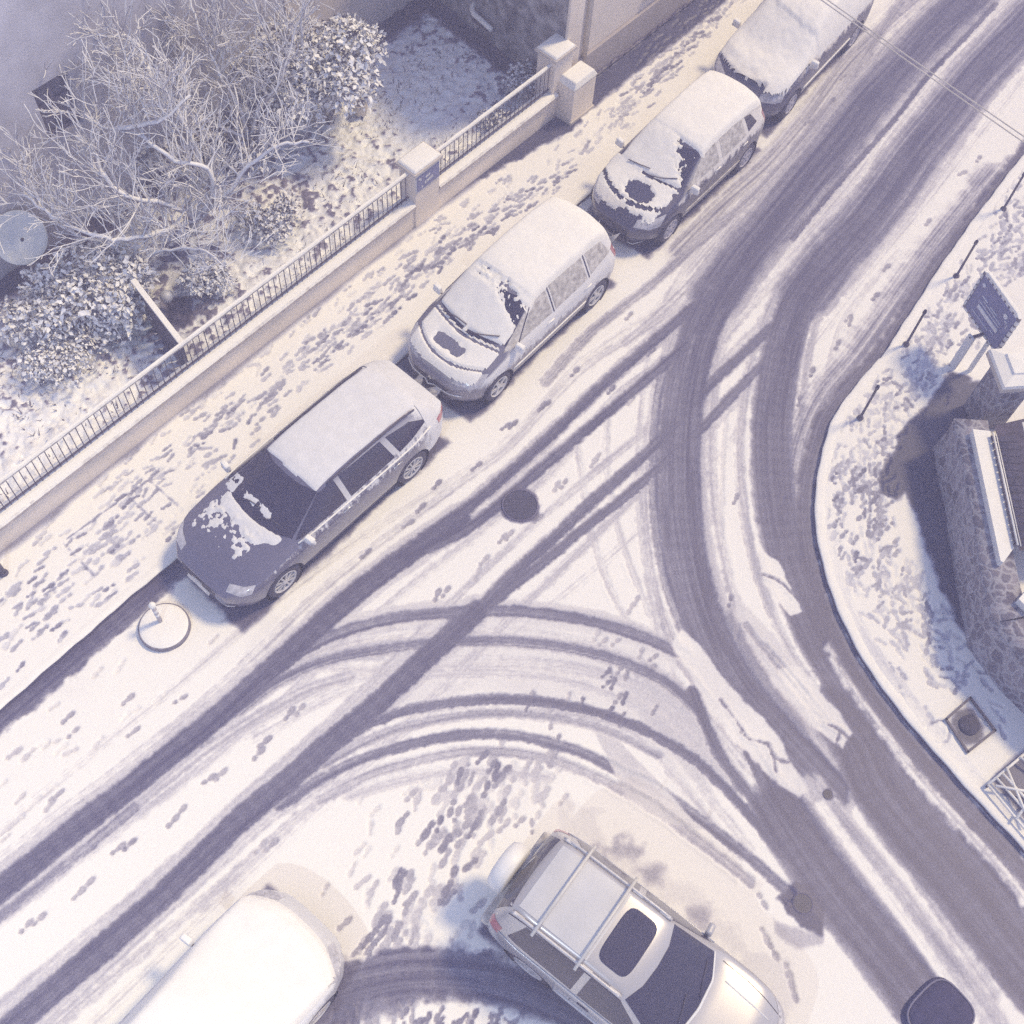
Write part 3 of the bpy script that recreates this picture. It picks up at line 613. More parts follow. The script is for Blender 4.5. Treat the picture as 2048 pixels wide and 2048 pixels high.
def kerb(name, P, side):
    v = []; f = []; n = len(P); K = 6
    for i in range(n):
        t = P[min(i + 1, n - 1)] - P[max(i - 1, 0)]; t = t / np.linalg.norm(t); q = np.array([-t[1], t[0]]) * side
        j = .007 * math.sin(i * 1.7) + .006 * math.sin(i * .63)
        for o_, z in ((-.022 + j, -.02), (-.018 + j, .012 + PZ), (-.008 + j, .030 + PZ), (.02, .038 + PZ), (.10, .040 + PZ), (.17, .015 + PZ)): v.append((*(P[i] + q * o_), z))
    for i in range(n - 1):
        for k in range(K - 1): f.append((i * K + k, i * K + k + 1, i * K + k + K + 1, i * K + k + K))
    o = mesh_obj(name, v, f, M_KERB, None, True); o.data.materials.append(M_SNOW)
    for k, p in enumerate(o.data.polygons): p.material_index = 0 if k % (K - 1) == 0 else 1
    return struct(o)
M_KERB = mat("wet_kerb", (.085, .075, .13), .7, .3, 14)
kerb('kerb', kl, 1); kerb('kerb_corner', kr, 1)
print("ground done")

# ------------------------------------------------------------------ street wall, railing, gate pillars
def run_box(mb, u0, u1, n0, n1, z0, z1):
    a = fpos((u0 + u1) / 2, (n0 + n1) / 2); return mb.box((a[0], a[1], (z0 + z1) / 2), (u1 - u0, abs(n1 - n0), z1 - z0), u_f)
ZP = .03 + PZ
U_SIGN0, U_SIGN1 = float(G(832, 463) @ u_f), float(G(878, 426) @ u_f)
U_END = U_POST - .05
U_L = float(G(-160, 1230) @ u_f)
def wall_run(u0, u1, label):
    t = empty('garden_wall', (*fpos((u0 + u1) / 2, 11.0), ZP)); tag(t, label, 'wall'); bpy.context.view_layer.update()
    inv = Matrix.Translation(-t.location)
    def part(mb, name, m, bevel=.01):
        o = mb.build(name, m, t, bevel=bevel); o.matrix_parent_inverse = inv
        o.matrix_parent_inverse = Matrix.Translation((-t.location.x, -t.location.y, -t.location.z)); return o
    part(run_box(MB(), u0, u1, 10.87, 11.13, ZP - .1, ZP + .52), 'wall_face', M_PLASTER)
    cb = MB(); n = 26; ln = (u1 - u0) / n
    L = 60; v = []; f = []
    prof = [(10.82, .52), (10.82, .585), (10.85, .62), (10.95, .645), (11.05, .635), (11.15, .60), (11.18, .52)]
    for i in range(L + 1):
        u = u0 + (u1 - u0) * i / L
        for k, (nn, z) in enumerate(prof):
            j = .008 * mnoise.noise(Vector((u * 2.3, k * .7, 0)))
            v.append((*fpos(u, nn), ZP + z + (j if 1 <= k <= 5 else 0)))
    for i in range(L):
        for k in range(6): f.append((i * 7 + k, i * 7 + k + 1, i * 7 + k + 8, i * 7 + k + 7))
    cb.add(v, f); part(cb, 'coping', M_COPING, 0)
    return t
wall_run(U_L, U_SIGN0, 'long low cream wall with snowy coping, left of the pillar with the blue plate')
wall_run(U_SIGN1, U_END, 'short low cream wall with snowy coping, between the blue plate pillar and the meter box')
def railing(u0, u1, label, spacing=.118):
    t = empty('railing', (*fpos((u0 + u1) / 2, 11.0), ZP + .62)); tag(t, label, 'railing', 'railings on the street wall')
    inv = Matrix.Translation((-t.location.x, -t.location.y, -t.location.z))
    def part(mb, name, m):
        o = mb.build(name, m, t); o.matrix_parent_inverse = inv; return o
    zt = ZP + 1.30; v = []; f = []; n = 70
    for i in range(n + 1):
        u = u0 + (u1 - u0) * i / n
        for k, (dn, dz) in enumerate(((-.03, -.03), (-.036, .01), (-.022, .04), (.018, .042), (.036, .01), (.03, -.03))):
            j = .006 * mnoise.noise(Vector((u * 3.1, k, 2)))
            v.append((*fpos(u, 11.0 + dn + j), zt + dz + j))
    for i in range(n):
        for k in range(6): f.append((i * 6 + k, i * 6 + (k + 1) % 6, (i + 1) * 6 + (k + 1) % 6, (i + 1) * 6 + k))
    f += [tuple(range(6)), tuple(n * 6 + 5 - k for k in range(6))]
    part(MB().add(v, f), 'handrail', M_RAILTOP)
    part(run_box(MB(), u0, u1, 10.985, 11.015, ZP + .70, ZP + .72), 'bottom_rail', M_IRON)
    nb = int((u1 - u0) / spacing)
    for i in range(nb):
        u = u0 + (i + .5) * (u1 - u0) / nb; a = fpos(u, 11.0)
        part(MB().tube([(*a, ZP + .62), (*a, zt - .02)], .0085, 5), 'baluster', M_IRON)
railing(U_L + .8, U_SIGN0 - .02, 'long dark iron railing with snowy handrail, in front of the trees')
railing(U_SIGN1 + .02, U_END - .1, 'short dark iron railing with snowy handrail, between the two gate pillars')

def pillar(u0, u1, n0, n1, h, name, label, cat='pillar', cap=.06, mcap=M_SNOW):
    c = fpos((u0 + u1) / 2, (n0 + n1) / 2); t = empty(name, (*c, ZP), math.atan2(u_f[1], u_f[0])); tag(t, label, cat)
    a, b = u1 - u0, abs(n1 - n0)
    MB().box((0, 0, h / 2 - .05), (a, b, h + .1)).build('shaft', M_PLASTER, t, bevel=.012)
    MB().box((0, 0, h + .035), (a + .10, b + .10, .07)).build('cap', M_TRIM, t, bevel=.015)
    MB().box((0, 0, h + .095), (a + .07, b + .07, .05), taper=.86).build('snow_cover', M_SNOW, t, True, bevel=.02)
    return t, a, b
ps, pa, pb = pillar(U_SIGN0, U_SIGN1, 10.84, 11.24, 1.33, 'gate_pillar', 'cream wall pillar carrying a dark blue street name plate under a snowy cap')
pl = MB().box((.0, -pb / 2 - .012, 1.09), (pa * .90, .02, .36)).build('name_plate', M_BLUE, ps)
MB().box((0, -pb / 2 - .008, 1.09), (pa * .95, .012, .40)).build('plate_border', M_WHITE, pl)
lt = MB(); yy = -pb / 2 - .0255
# the lettering is too blurred to read in the street: short strokes as worn white letters
k = pa * .9
for (x, z, w_, h_) in ((-.40, 1.20, .05, .05), (-.34, 1.18, .03, .08), (-.09, 1.15, .05, .055), (-.02, 1.155, .05, .055), (.05, 1.16, .045, .055),
                     (-.13, 1.03, .045, .08), (-.06, 1.035, .03, .075), (-.005, 1.04, .045, .075), (.06, 1.045, .04, .075), (.125, 1.05, .045, .075), (.19, 1.055, .03, .08), (-.28, .98, .04, .05)):
    lt.box((x * k, yy, z), (w_ * k * 1.1, .004, h_ * .8))
lt.build('lettering', M_WHITE, pl)
pillar(U_END - .12, U_END + .42, 10.90, 11.35, 1.42, 'gate_pillar', 'cream wall pillar against the corner of the beige building, behind the meter box')
# meter box standing in front of the corner
mbx = empty('meter_box', (*fpos(U_POST + .36, 10.72), ZP), math.atan2(u_f[1], u_f[0])); tag(mbx, 'cream block shaped meter box with snowy top, at the corner of the beige building', 'meter box')
MB().box((0, 0, .42), (.68, .42, .86)).build('body', M_PLASTER, mbx, bevel=.012)
MB().box((0, 0, .02), (.74, .48, .10)).build('plinth', M_TRIM, mbx, bevel=.01)
MB().box((0, 0, .92), (.72, .46, .14), taper=.78).build('snow_cover', M_SNOW, mbx, bevel=.02)

# ------------------------------------------------------------------ buildings
def wall_with_openings(mb, p0, u, n, L, z0, z1, ops, th=.3):
    """front skin split round rectangular openings; ops = (a0, a1, b0, b1)"""
    xs = sorted({0, L, *[o[0] for o in ops], *[o[1] for o in ops]}); zs = sorted({z0, z1, *[o[2] for o in ops], *[o[3] for o in ops]})
    for a0, a1 in zip(xs[:-1], xs[1:]):
        for b0, b1 in zip(zs[:-1], zs[1:]):
            if any(o[0] <= (a0 + a1) / 2 <= o[1] and o[2] <= (b0 + b1) / 2 <= o[3] for o in ops): continue
            P = [p0 + u * a0, p0 + u * a1]
            mb.add([(*P[0], b0), (*P[1], b0), (*P[1], b1), (*P[0], b1)], [(0, 1, 2, 3)])
    for a0, a1, b0, b1 in ops:
        A, B = p0 + u * a0, p0 + u * a1; C, D = A + n * .18, B + n * .18
        mb.add([(*A, b0), (*B, b0), (*B, b1), (*A, b1), (*C, b0), (*D, b0), (*D, b1), (*C, b1)], [(0, 1, 5, 4), (1, 2, 6, 5), (2, 3, 7, 6), (3, 0, 4, 7)])
bb = empty('building', (*fpos(U_END + 6, 15), ZP)); tag(bb, 'beige rendered building with a stained flank wall, at the top edge', 'building')
BH = 5.2
INV = Matrix.Translation((-bb.location.x, -bb.location.y, -bb.location.z))
def bpart(mb, name, m, t, parent=None, bevel=0, smooth=False):
    o = mb.build(name, m, parent or t, smooth=smooth, bevel=bevel)
    if parent is None: o.matrix_parent_inverse = Matrix.Translation((-t.location.x, -t.location.y, -t.location.z))
    return o
UB = U_END + .42
mb = MB(); wall_with_openings(mb, fpos(UB, 11.12), u_f, n_f, 12, -.1, BH, [(2.6, 3.7, 1.2, 3.0), (6.0, 7.1, 1.2, 3.0)])
bpart(mb, 'front_wall', M_BEIGE, bb)
bpart(run_box(MB(), UB - .04, UB + 12, 11.05, 11.118, ZP - .1, ZP + .75), 'plinth', mat('plinth_render', (.40, .36, .36), .9, .1, 4), bb, bevel=.01)
bpart(run_box(MB(), UB - .03, UB + .42, 11.06, 11.118, ZP + .75, BH), 'corner_strip', M_PLASTER, bb, bevel=.01)
v = [(*fpos(UB, 11.12), -.1), (*fpos(UB + 1.2, 23), -.1), (*fpos(UB + 1.2, 23), BH), (*fpos(UB, 11.12), BH)]
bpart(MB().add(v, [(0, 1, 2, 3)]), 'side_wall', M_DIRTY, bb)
bpart(MB().add([(*fpos(UB, 11.12), BH), (*fpos(UB + 12, 11.12), BH), (*fpos(UB + 12, 23), BH), (*fpos(UB + 1.2, 23), BH)], [(0, 1, 2, 3)]), 'roof', M_SNOW, bb)
for a0 in (2.6, 6.0):
    wq = bpart(run_box(MB(), UB + a0, UB + a0 + 1.1, 11.27, 11.30, 1.2, 3.0), 'window', M_GLASS, bb)
    f = MB()
    for q in ((a0, a0 + .07, 1.2, 3.0), (a0 + 1.03, a0 + 1.1, 1.2, 3.0), (a0 + .52, a0 + .58, 1.2, 3.0), (a0, a0 + 1.1, 1.2, 1.28), (a0, a0 + 1.1, 2.92, 3.0)): run_box(f, UB + q[0], UB + q[1], 11.22, 11.268, q[2], q[3])
    o = f.build('frame', M_TRIM, wq)
    run_box(MB(), UB + a0 - .06, UB + a0 + 1.16, 11.04, 11.2, 1.12, 1.2).build('sill', M_TRIM, wq)
    for ch in wq.children: pass
for z in (3.3,):
    bpart(run_box(MB(), UB + .42, UB + 12, 11.07, 11.118, z, z + .1), 'string_course', M_TRIM, bb, bevel=.01)
bpart(MB().tube([(*fpos(UB + .62, 11.06), ZP), (*fpos(UB + .62, 11.06), BH - .2)], .05, 10), 'downpipe', M_TRIM, bb, smooth=True)

hb = empty('house', (*fpos(9, 19), ZP)); tag(hb, 'plain grey rendered house behind the bare tree, in the upper left', 'house')
UH1 = float(G(853, 18) @ u_f); UH0 = UH1 - 17; NH = 15.22
def uat(px, py, h):   # place along the house front
    return float(G(px, py, h) @ u_f)
def on_front(px, py):
    """height and place of a spot seen on the house front"""
    best = min(np.arange(0, 9, .02), key=lambda h: abs(G(px, py, h) @ n_f - NH)); return uat(px, py, best), best
wa, wb_ = on_front(50, 150), on_front(120, 235)
print('house window', wa, wb_, 'dish', on_front(20, 450))
OPS = [(wb_[0] - .30 - UH0, wb_[0] + .38 - UH0, wb_[1] - .35, wb_[1] + .75)]
mb = MB(); wall_with_openings(mb, fpos(UH0, NH), u_f, n_f, UH1 - UH0, -.1, 8.5, OPS)
bpart(mb, 'front_wall', M_HOUSE, hb)
bpart(run_box(MB(), UH1 - 3.6, UH1 + .02, NH - .02, NH - .003, .1, 8.5), 'warm_lit_sheet', M_BEIGE, hb)  # beige sheet paints warm light onto this end of the wall
bpart(MB().add([(*fpos(UH1, NH), -.1), (*fpos(UH1, NH + 9), -.1), (*fpos(UH1, NH + 9), 8.5), (*fpos(UH1, NH), 8.5)], [(0, 1, 2, 3)]), 'side_wall', M_HOUSE, hb)
bpart(MB().add([(*fpos(UH0, NH), 8.5), (*fpos(UH1, NH), 8.5), (*fpos(UH1, NH + 9), 8.5), (*fpos(UH0, NH + 9), 8.5)], [(0, 1, 2, 3)]), 'roof', M_SNOW, hb)
a0, a1, b0, b1 = OPS[0]
wq = bpart(run_box(MB(), UH0 + a0, UH0 + a1, NH + .15, NH + .18, b0, b1), 'window', mat('curtained_glass', (.17, .16, .22), .25, .2, 4), hb)
f = MB()
for q in ((a0, a0 + .06, b0, b1), (a1 - .06, a1, b0, b1), ((a0 + a1) / 2 - .03, (a0 + a1) / 2 + .03, b0, b1), (a0, a1, b0, b0 + .07), (a0, a1, b1 - .07, b1), (a0, a1, b0 + .6, b0 + .65)): run_box(f, UH0 + q[0], UH0 + q[1], NH + .10, NH + .148, q[2], q[3])
f.build('frame', mat('dark_window_frame', (.17, .15, .21), .6, .1, 8), wq)
bpart(MB().tube([(*fpos(UH1 - .06, NH - .07), ZP), (*fpos(UH1 - .06, NH - .07), 8.3)], .055, 10), 'downpipe', M_TRIM, hb, smooth=True)

# satellite dish on the house front, left edge
du, dh = on_front(22, 452); du -= .05
ds = empty('satellite_dish', (*fpos(du, NH - .25), dh - .05)); tag(ds, 'round pale grey satellite dish on the house wall at the left edge', 'satellite dish')
aim = Vector((.55, -.62, .56)).normalized(); Mq = aim.to_track_quat('Z', 'Y').to_matrix().to_4x4()
MB().lathe([(.001, 0), (.12, .006), (.25, .025), (.38, .06), (.46, .09), (.47, .085), (.38, .045), (.2, .0), (.001, -.02)], 36, Mq).build('reflector', M_DISH, ds, True)
MB().tube([Mq @ Vector((0, -.05, -.02)), Vector((-.12, .14, -.12)), Vector((-.17, .17, -.35))], .022, 8).build('bracket', M_IRON, ds, True)
MB().disc((.03, -.06, .012), .032, 14, Mq).build('centre_hole', M_BLACK, ds)

# ------------------------------------------------------------------ garden
def limb_tree(px, label, limbs, seedv, r0=.055, shoot=1.0, n_sh=21, trunk_h=.85):
    """old pruned fruit tree: crooked limbs measured in the garden, whips growing from them"""
    b = G(*px); z0 = ZP + .05; t = empty('fruit_tree', (b[0], b[1], z0)); tag(t, label, 'tree'); rr = random.Random(seedv)
    MB().tube([(0, 0, -.15), (.01, 0, .1), (.03, .02, trunk_h * .5), (.02, .03, trunk_h + .05)], [.15, .12, .10, .085], 10).build('trunk', M_BARK, t, True)
    mb = MB()
    def whip(p, d, L, r, lev):
        n = max(3, int(L / .13)); pts = [p]; rs = [r]; q = p.copy(); dd = d.copy(); bend = Vector((rr.gauss(0, .05), rr.gauss(0, .05), rr.gauss(.02, .03)))
        for i in range(n):
            dd = (dd + bend + Vector((rr.gauss(0, .10), rr.gauss(0, .10), rr.gauss(0, .08)))).normalized()
            q = q + dd * (L / n); pts.append(q.copy()); rs.append(max(.0075, r * (1 - .65 * (i + 1) / n)))
        mb.tube(pts, rs, 5 if r > .014 else 4, cap=False)
        if lev >= 2: return
        for _ in range(rr.randint(3, 5) if lev == 0 else rr.randint(1, 3)):
            i = rr.randint(1, n); tt = (pts[i] - pts[i - 1]).normalized(); sd = tt.cross(Vector((rr.gauss(0, 1), rr.gauss(0, 1), rr.gauss(0, 1)))).normalized()
            whip(pts[i], (tt * rr.uniform(.6, 1) + sd * rr.uniform(.4, .8) + Vector((0, 0, .15))).normalized(), L * rr.uniform(.4, .7), max(.008, rs[i] * .7), lev + 1)
    for lb in limbs:
        P = [np.array([*(G(x, y, h) - b), h - z0]) for x, y, h in lb]; Q = smooth_poly(P, .12)
        Q = [Vector(q) + Vector((rr.gauss(0, .012), rr.gauss(0, .012), rr.gauss(0, .012))) for q in Q]; n = len(Q)
        rs = [r0 * (1 - .6 * i / n) for i in range(n)]; mb.tube(Q, rs, 8, cap=False)
        for _ in range(int(n_sh * n / 14)):
            i = rr.randint(3, n - 1); tt = (Q[i] - Q[i - 1]).normalized(); sd = tt.cross(Vector((rr.gauss(0, 1), rr.gauss(0, 1), rr.gauss(0, .6)))).normalized()
            whip(Q[i], (sd * .9 + tt * rr.uniform(-.2, .7) + Vector((-.25, .30, .55))).normalized(), shoot * rr.uniform(.35, 1.15), rs[i] * rr.uniform(.3, .5), 0)
    mb.build('crown', M_TWIG, t, True); return t
limb_tree((395, 475), 'bare spreading fruit tree with crooked snowy limbs, in the middle of the garden', [
    [(387, 440, .9), (355, 415, 1.5), (300, 400, 1.9), (250, 391, 2.2), (224, 370, 2.4), (200, 330, 2.5), (191, 304, 2.6), (150, 270, 2.8)],
    [(390, 440, .9), (425, 390, 1.5), (413, 337, 2.1), (348, 322, 2.4), (315, 295, 2.6), (272, 267, 2.7), (226, 261, 2.8), (170, 230, 3.0)],
    [(395, 435, .9), (405, 340, 1.7), (370, 250, 2.3), (304, 152, 3.0), (278, 93, 3.3), (256, 74, 3.5), (191, 72, 3.6)],
    [(398, 438, .9), (460, 380, 1.5), (500, 330, 1.9), (560, 290, 2.2), (620, 285, 2.3)],
    [(385, 440, .9), (300, 470, 1.4), (210, 475, 1.7), (120, 440, 2.0), (50, 390, 2.2)],
    [(226, 261, 2.8), (283, 248, 2.9), (330, 236, 3.0), (380, 190, 3.2)]], 3)
limb_tree((500, 300), 'thin bare fruit tree with snowy whips, between the fruit tree and the round bush', [
    [(495, 275, .9), (480, 220, 1.6), (440, 150, 2.3), (400, 60, 3.0), (380, 0, 3.4)],
    [(498, 275, .9), (520, 220, 1.5), (560, 160, 2.2), (590, 60, 2.9)],
    [(492, 275, .9), (430, 250, 1.5), (350, 200, 2.2), (260, 160, 2.7), (180, 130, 3.0)]], 8, .04, .9, 18)
limb_tree((265, 560), 'low bare fruit tree with snowy whips, left of the garden lamp', [
    [(262, 530, .8), (220, 490, 1.2), (150, 470, 1.6), (90, 420, 1.9), (40, 330, 2.2)],
    [(265, 530, .8), (270, 470, 1.3), (240, 430, 1.6), (200, 420, 1.8)],
    [(268, 530, .8), (330, 500, 1.2), (400, 500, 1.5), (450, 530, 1.7)]], 21, .035, .75, 17)

limb_tree((600, 215), 'tall thin bare tree with snowy whips, rising from behind the round bush', [
    [(596, 195, .9), (560, 120, 1.9), (520, 40, 2.8), (500, -20, 3.3)],
    [(598, 195, .9), (610, 130, 1.8), (600, 50, 2.7), (620, -20, 3.3)],
    [(592, 195, .9), (520, 170, 1.6), (440, 110, 2.4), (340, 40, 3.0)]], 33, .038, .9, 17)
limb_tree((330, 285), 'bare tree with snowy whips against the house wall, right of the dark window', [
    [(325, 262, .9), (290, 190, 1.7), (230, 100, 2.5), (180, 20, 3.1)],
    [(330, 262, .9), (350, 190, 1.7), (350, 100, 2.5), (330, 10, 3.2)],
    [(322, 262, .9), (250, 230, 1.5), (170, 190, 2.1), (90, 150, 2.5)]], 44, .036, .9, 18)

def leaf_shrub(px, R, h, n, label, seedv, m=None, name='leafy_bush', leaf=(.035, .11), flat=.75, h0=.0):
    rr = random.Random(seedv); b = G(*px); t = empty(name, (b[0], b[1], ZP + .06)); tag(t, label, 'bush')
    lobes = [(Vector((rr.uniform(-.6, .6) * R, rr.uniform(-.6, .6) * R, h * rr.uniform(.35, .75))), R * rr.uniform(.35, .62)) for _ in range(11)]
    mb = MB(); st = MB()
    for c, _ in lobes: st.tube([(0, 0, -.1), tuple(c * .5 + Vector((0, 0, .05))), tuple(c)], [.03, .02, .01], 5)
    for _ in range(n):
        c, r = rr.choice(lobes); d = Vector((rr.gauss(0, 1), rr.gauss(0, 1), abs(rr.gauss(0, 1)) * 1.1 - .25)).normalized()
        p = c + Vector((d.x, d.y, d.z * flat)) * r * rr.uniform(.6, 1.05)
        if p.z < .02: continue
        out = (d + Vector((rr.gauss(0, .5), rr.gauss(0, .5), rr.gauss(0, .35)))).normalized()
        a = out.cross(Vector((rr.gauss(0, 1), rr.gauss(0, 1), rr.gauss(0, 1)))).normalized(); L = rr.uniform(*leaf); W_ = L * rr.uniform(.24, .4)
        ax = (out * .6 + a * .8).normalized(); bx = ax.cross(out).normalized()
        k = p + Vector((0, 0, -.12 * L))
        mb.add([k, k + ax * L * .45 + bx * W_, k + ax * L + Vector((0, 0, -.15 * L)), k + ax * L * .45 - bx * W_], [(0, 1, 2, 3)])
    st.build('stems', M_BARK, t); mb.build('foliage', m or M_LEAF, t)
    return t
leaf_shrub((655, 262), 1.15, 2.5, 8200, 'big round evergreen bush with snowy leaves, beside the pale plant pot', 4, leaf=(.05, .15))
leaf_shrub((545, 215), .85, 1.6, 3200, 'evergreen bush with snowy leaves against the house, left of the big round bush', 14, leaf=(.05, .14))
leaf_shrub((235, 640), .9, 1.1, 4600, 'wide leafy bush covered with snow, left of the garden lamp', 5, leaf=(.05, .15))
leaf_shrub((90, 655), .75, .9, 3000, 'leafy bush covered with snow, below the satellite dish', 15, leaf=(.05, .14))
leaf_shrub((140, 740), .75, .55, 2200, 'low leafy bush under snow, close behind the left end of the railing', 25, leaf=(.04, .11))
leaf_shrub((425, 600), .45, .6, 1500, 'small leafy bush under snow, right of the garden lamp', 6, leaf=(.04, .11))
leaf_shrub((1045, 195), .42, .62, 900, 'small dark clipped bush with snow, behind the short railing near its right end', 7, M_LEAF2, leaf=(.04, .10))
leaf_shrub((1125, 185), .36, .55, 700, 'small dark bush with snow, squeezed beside the pillar at the building corner', 17, M_LEAF2, leaf=(.04, .10))
leaf_shrub((985, 275), .36, .38, 600, 'small dark bush with snow, behind the middle of the short railing', 27, M_LEAF2, leaf=(.04, .09))
leaf_shrub((545, 470), .6, .5, 1200, 'low ragged snowy bush under the right side of the fruit tree', 37, M_LEAF2, leaf=(.05, .12))
leaf_shrub((300, 330), .9, .9, 2200, 'dark overgrown bush with snow, under the crown of the spreading fruit tree', 47, M_LEAF2, leaf=(.06, .14))
leaf_shrub((470, 330), .8, .8, 1700, 'dark bush with snow, at the foot of the thin fruit tree', 57, M_LEAF2, leaf=(.06, .14))
# dry grass and stalks under the snow
rr = random.Random(5); mb = MB()
for _ in range(2600):
    u, n = rr.uniform(U_L, U_WALL - .8), rr.uniform(11.35, 14.9); p = fpos(u, n); z = ZP + .07
    if mnoise.noise(Vector((p[0] * .8, p[1] * .8, 4))) < -.05: continue
    a = rr.uniform(0, 6.3); L = rr.uniform(.06, .2); lean = rr.uniform(.4, 1.4); e = Vector((math.cos(a) * lean, math.sin(a) * lean, 1)).normalized() * L
    q = Vector((-math.sin(a), math.cos(a), 0)) * rr.uniform(.006, .016); b = Vector((*p, z))
    mb.add([b - q, b + q, b + e], [(0, 1, 2)])
struct(tag(mb.build('dry_grass', mat('dry_stalks', (.15, .13, .17), .9, .5, 9)), 'dry stalks and grass poking through the garden snow', 'grass'), 'stuff')

def pot(px, s, label):
    b = G(*px); t = empty('plant_pot', (b[0], b[1], ZP + .05)); tag(t, label, 'plant pot')
    MB().lathe([(.001, 0), (.09 * s, 0), (.13 * s, .1 * s), (.145 * s, .22 * s), (.12 * s, .28 * s), (.13 * s, .30 * s), (.11 * s, .30 * s), (.105 * s, .25 * s)], 24).build('pot_body', M_POT, t, True)
    MB().disc((0, 0, .25 * s), .105 * s, 20).build('soil', M_BLACK, t)
pot((722, 243), 1.05, 'pale glazed plant pot standing at the foot of the big round bush')

gb = G(345, 632); gl = empty('garden_lamp', (gb[0], gb[1], ZP + .05)); tag(gl, 'small round white garden lamp globe, unlit, in a dark gap of the bushes', 'garden lamp')
MB().tube([(0, 0, -.1), (0, 0, .3)], .02, 8).build('post', M_IRON, gl, True)
MB().lathe([(.001, .28), (.06, .285), (.1, .32), (.12, .38), (.105, .44), (.06, .485), (.001, .495)], 22).build('globe', mat('milk_glass', (.55, .56, .60), .4, .1, 12), gl, True)

# divider from the street railing into the garden
dv = empty('garden_divider', (*G(365, 690, 1.2), ZP)); tag(dv, 'dark garden divider with snowy top board, running from the railing past the garden lamp', 'fence')
o_ = dv.location; e1 = G(270, 560, 1.15) - G(365, 683, 1.15); L_ = float(np.linalg.norm(e1)); ud = e1 / L_
MB().box((*(ud * L_ / 2), 1.12), (L_ + .1, .10, .05), ud).build('top_board', M_RAILTOP, dv, bevel=.012)
for i in range(9): MB().box((*(ud * (i + .5) * L_ / 9), .53), (L_ / 9 - .02, .025, 1.1), ud).build('panel', M_IRON, dv)

hp = G(975, 62, .3)
ho = empty('garden_chair', (hp[0], hp[1], ZP + .05)); tag(ho, 'garden chair with a thick curved snow covered backrest, by the stained wall', 'chair')
arc = [(.36 * math.cos(a) * 1.0, .30 * math.sin(a), .62) for a in np.linspace(-2.6, 1.2, 16)]
arc = [Matrix.Rotation(rad(135), 3, 'Z') @ Vector(p) for p in arc]; MB().tube(arc + [arc[-1] + Vector((.35, -.42, -.02))], .055, 8).build('backrest', M_SNOW, ho, True)
MB().box((0, 0, .40), (.5, .5, .05), (1, 1)).build('seat', M_BLACK, ho, bevel=.02)
for a, b in ((-.2, -.2), (.2, -.2), (.2, .2), (-.2, .2)): MB().tube([(a, b, -.05), (a, b, .39)], .018, 6).build('leg', M_IRON, ho)

def bicycle(px, ang, label, m):
    b = G(*px); t = empty('bicycle', (b[0], b[1], ZP + .06), ang); tag(t, label, 'bicycle', 'bicycles by the stained wall')
    Rx = Matrix.Rotation(rad(90), 4, 'X')
    for x in (-.52, .52):
        Mw = Matrix.Translation((x, 0, .33)) @ Rx
        wh = MB().lathe([(.33 + .017 * math.cos(a), .017 * math.sin(a)) for a in np.linspace(0, 2 * math.pi, 9)[:-1]], 30, Mw, True).build('wheel', M_TYRE, t, True)
        sp = MB()
        for k in range(12): a = k * math.pi / 6; sp.tube([Mw @ Vector((0, 0, 0)), Mw @ Vector((.32 * math.cos(a), .32 * math.sin(a), 0))], .0025, 4)
        sp.build('spokes', M_CHROME, wh)
    fr = MB()
    for p, q in (((-.52, 0, .33), (-.08, 0, .30)), ((-.08, 0, .30), (-.2, 0, .82)), ((-.08, 0, .30), (.36, 0, .74)), ((-.18, 0, .76), (.34, 0, .82)), ((.32, 0, .9), (.52, 0, .33)), ((-.52, 0, .33), (-.18, 0, .74))): fr.tube([p, q], .016, 6)
    fr.build('frame', m, t, True)
    MB().tube([(.26, -.27, .96), (.33, -.12, 1.0), (.33, .12, 1.0), (.26, .27, .96)], .014, 6).build('handlebar', M_RAILTOP, t, True)
    MB().box((-.22, 0, .88), (.27, .14, .06), taper=.7).build('saddle', M_RAILTOP, t, bevel=.02)
bicycle((1062, 118), rad(136), 'dark bicycle with snowy saddle by the stained wall behind the short railing', M_IRON)

# ------------------------------------------------------------------ street things
def bollard(px, h, label):
    b = G(*px); t = empty('bollard', (b[0], b[1], ZP)); tag(t, label, 'bollard', 'thin bollards along the right kerb')
    MB().lathe([(.001, -.1), (.034, -.1), (.034, .03), (.023, .04), (.021, h - .12), (.034, h - .11), (.034, h - .06), (.026, h - .03), (.001, h)], 12).build('post', M_IRON, t, True)
    MB().lathe([(.001, 0.001), (.06, 0.001), (.055, .025), (.03, .035)], 14).build('collar', M_IRON, t, True)
for px, lb in (((2002, 426), 'thin dark bollard at the right kerb, farthest up the street'), ((1908, 560), 'thin dark bollard at the right kerb, level with the blue notice board top'),
               ((1808, 696), 'thin dark bollard at the right kerb, left of the notice board foot'), ((1716, 843), 'thin dark bollard where the right kerb begins to bend, lowest of the four')):
    bollard(px, 1.02, lb)
b = G(331, 1258); rb = empty('round_planter', (b[0], b[1], .02)); tag(rb, 'low round planter filled level with snow, by the nose of the dark estate car', 'planter')
MB().lathe([(.395, -.05), (.395, .085), (.385, .10), (.36, .10), (.36, -.05)], 48).build('rim', mat('concrete_rim', (.20, .185, .23), .85, .2, 18), rb, True)
v = []; f = []
prof = [(.001, .125), (.12, .125), (.22, .125), (.31, .118), (.355, .11), (.378, .095)]
MB().lathe(prof, 48).build('snow_fill', M_SNOW, rb, True)
b = G(322, 1244, .1); pp = empty('marker_post', (b[0], b[1], .12)); tag(pp, 'short white ringed marker post standing in the round planter', 'post')
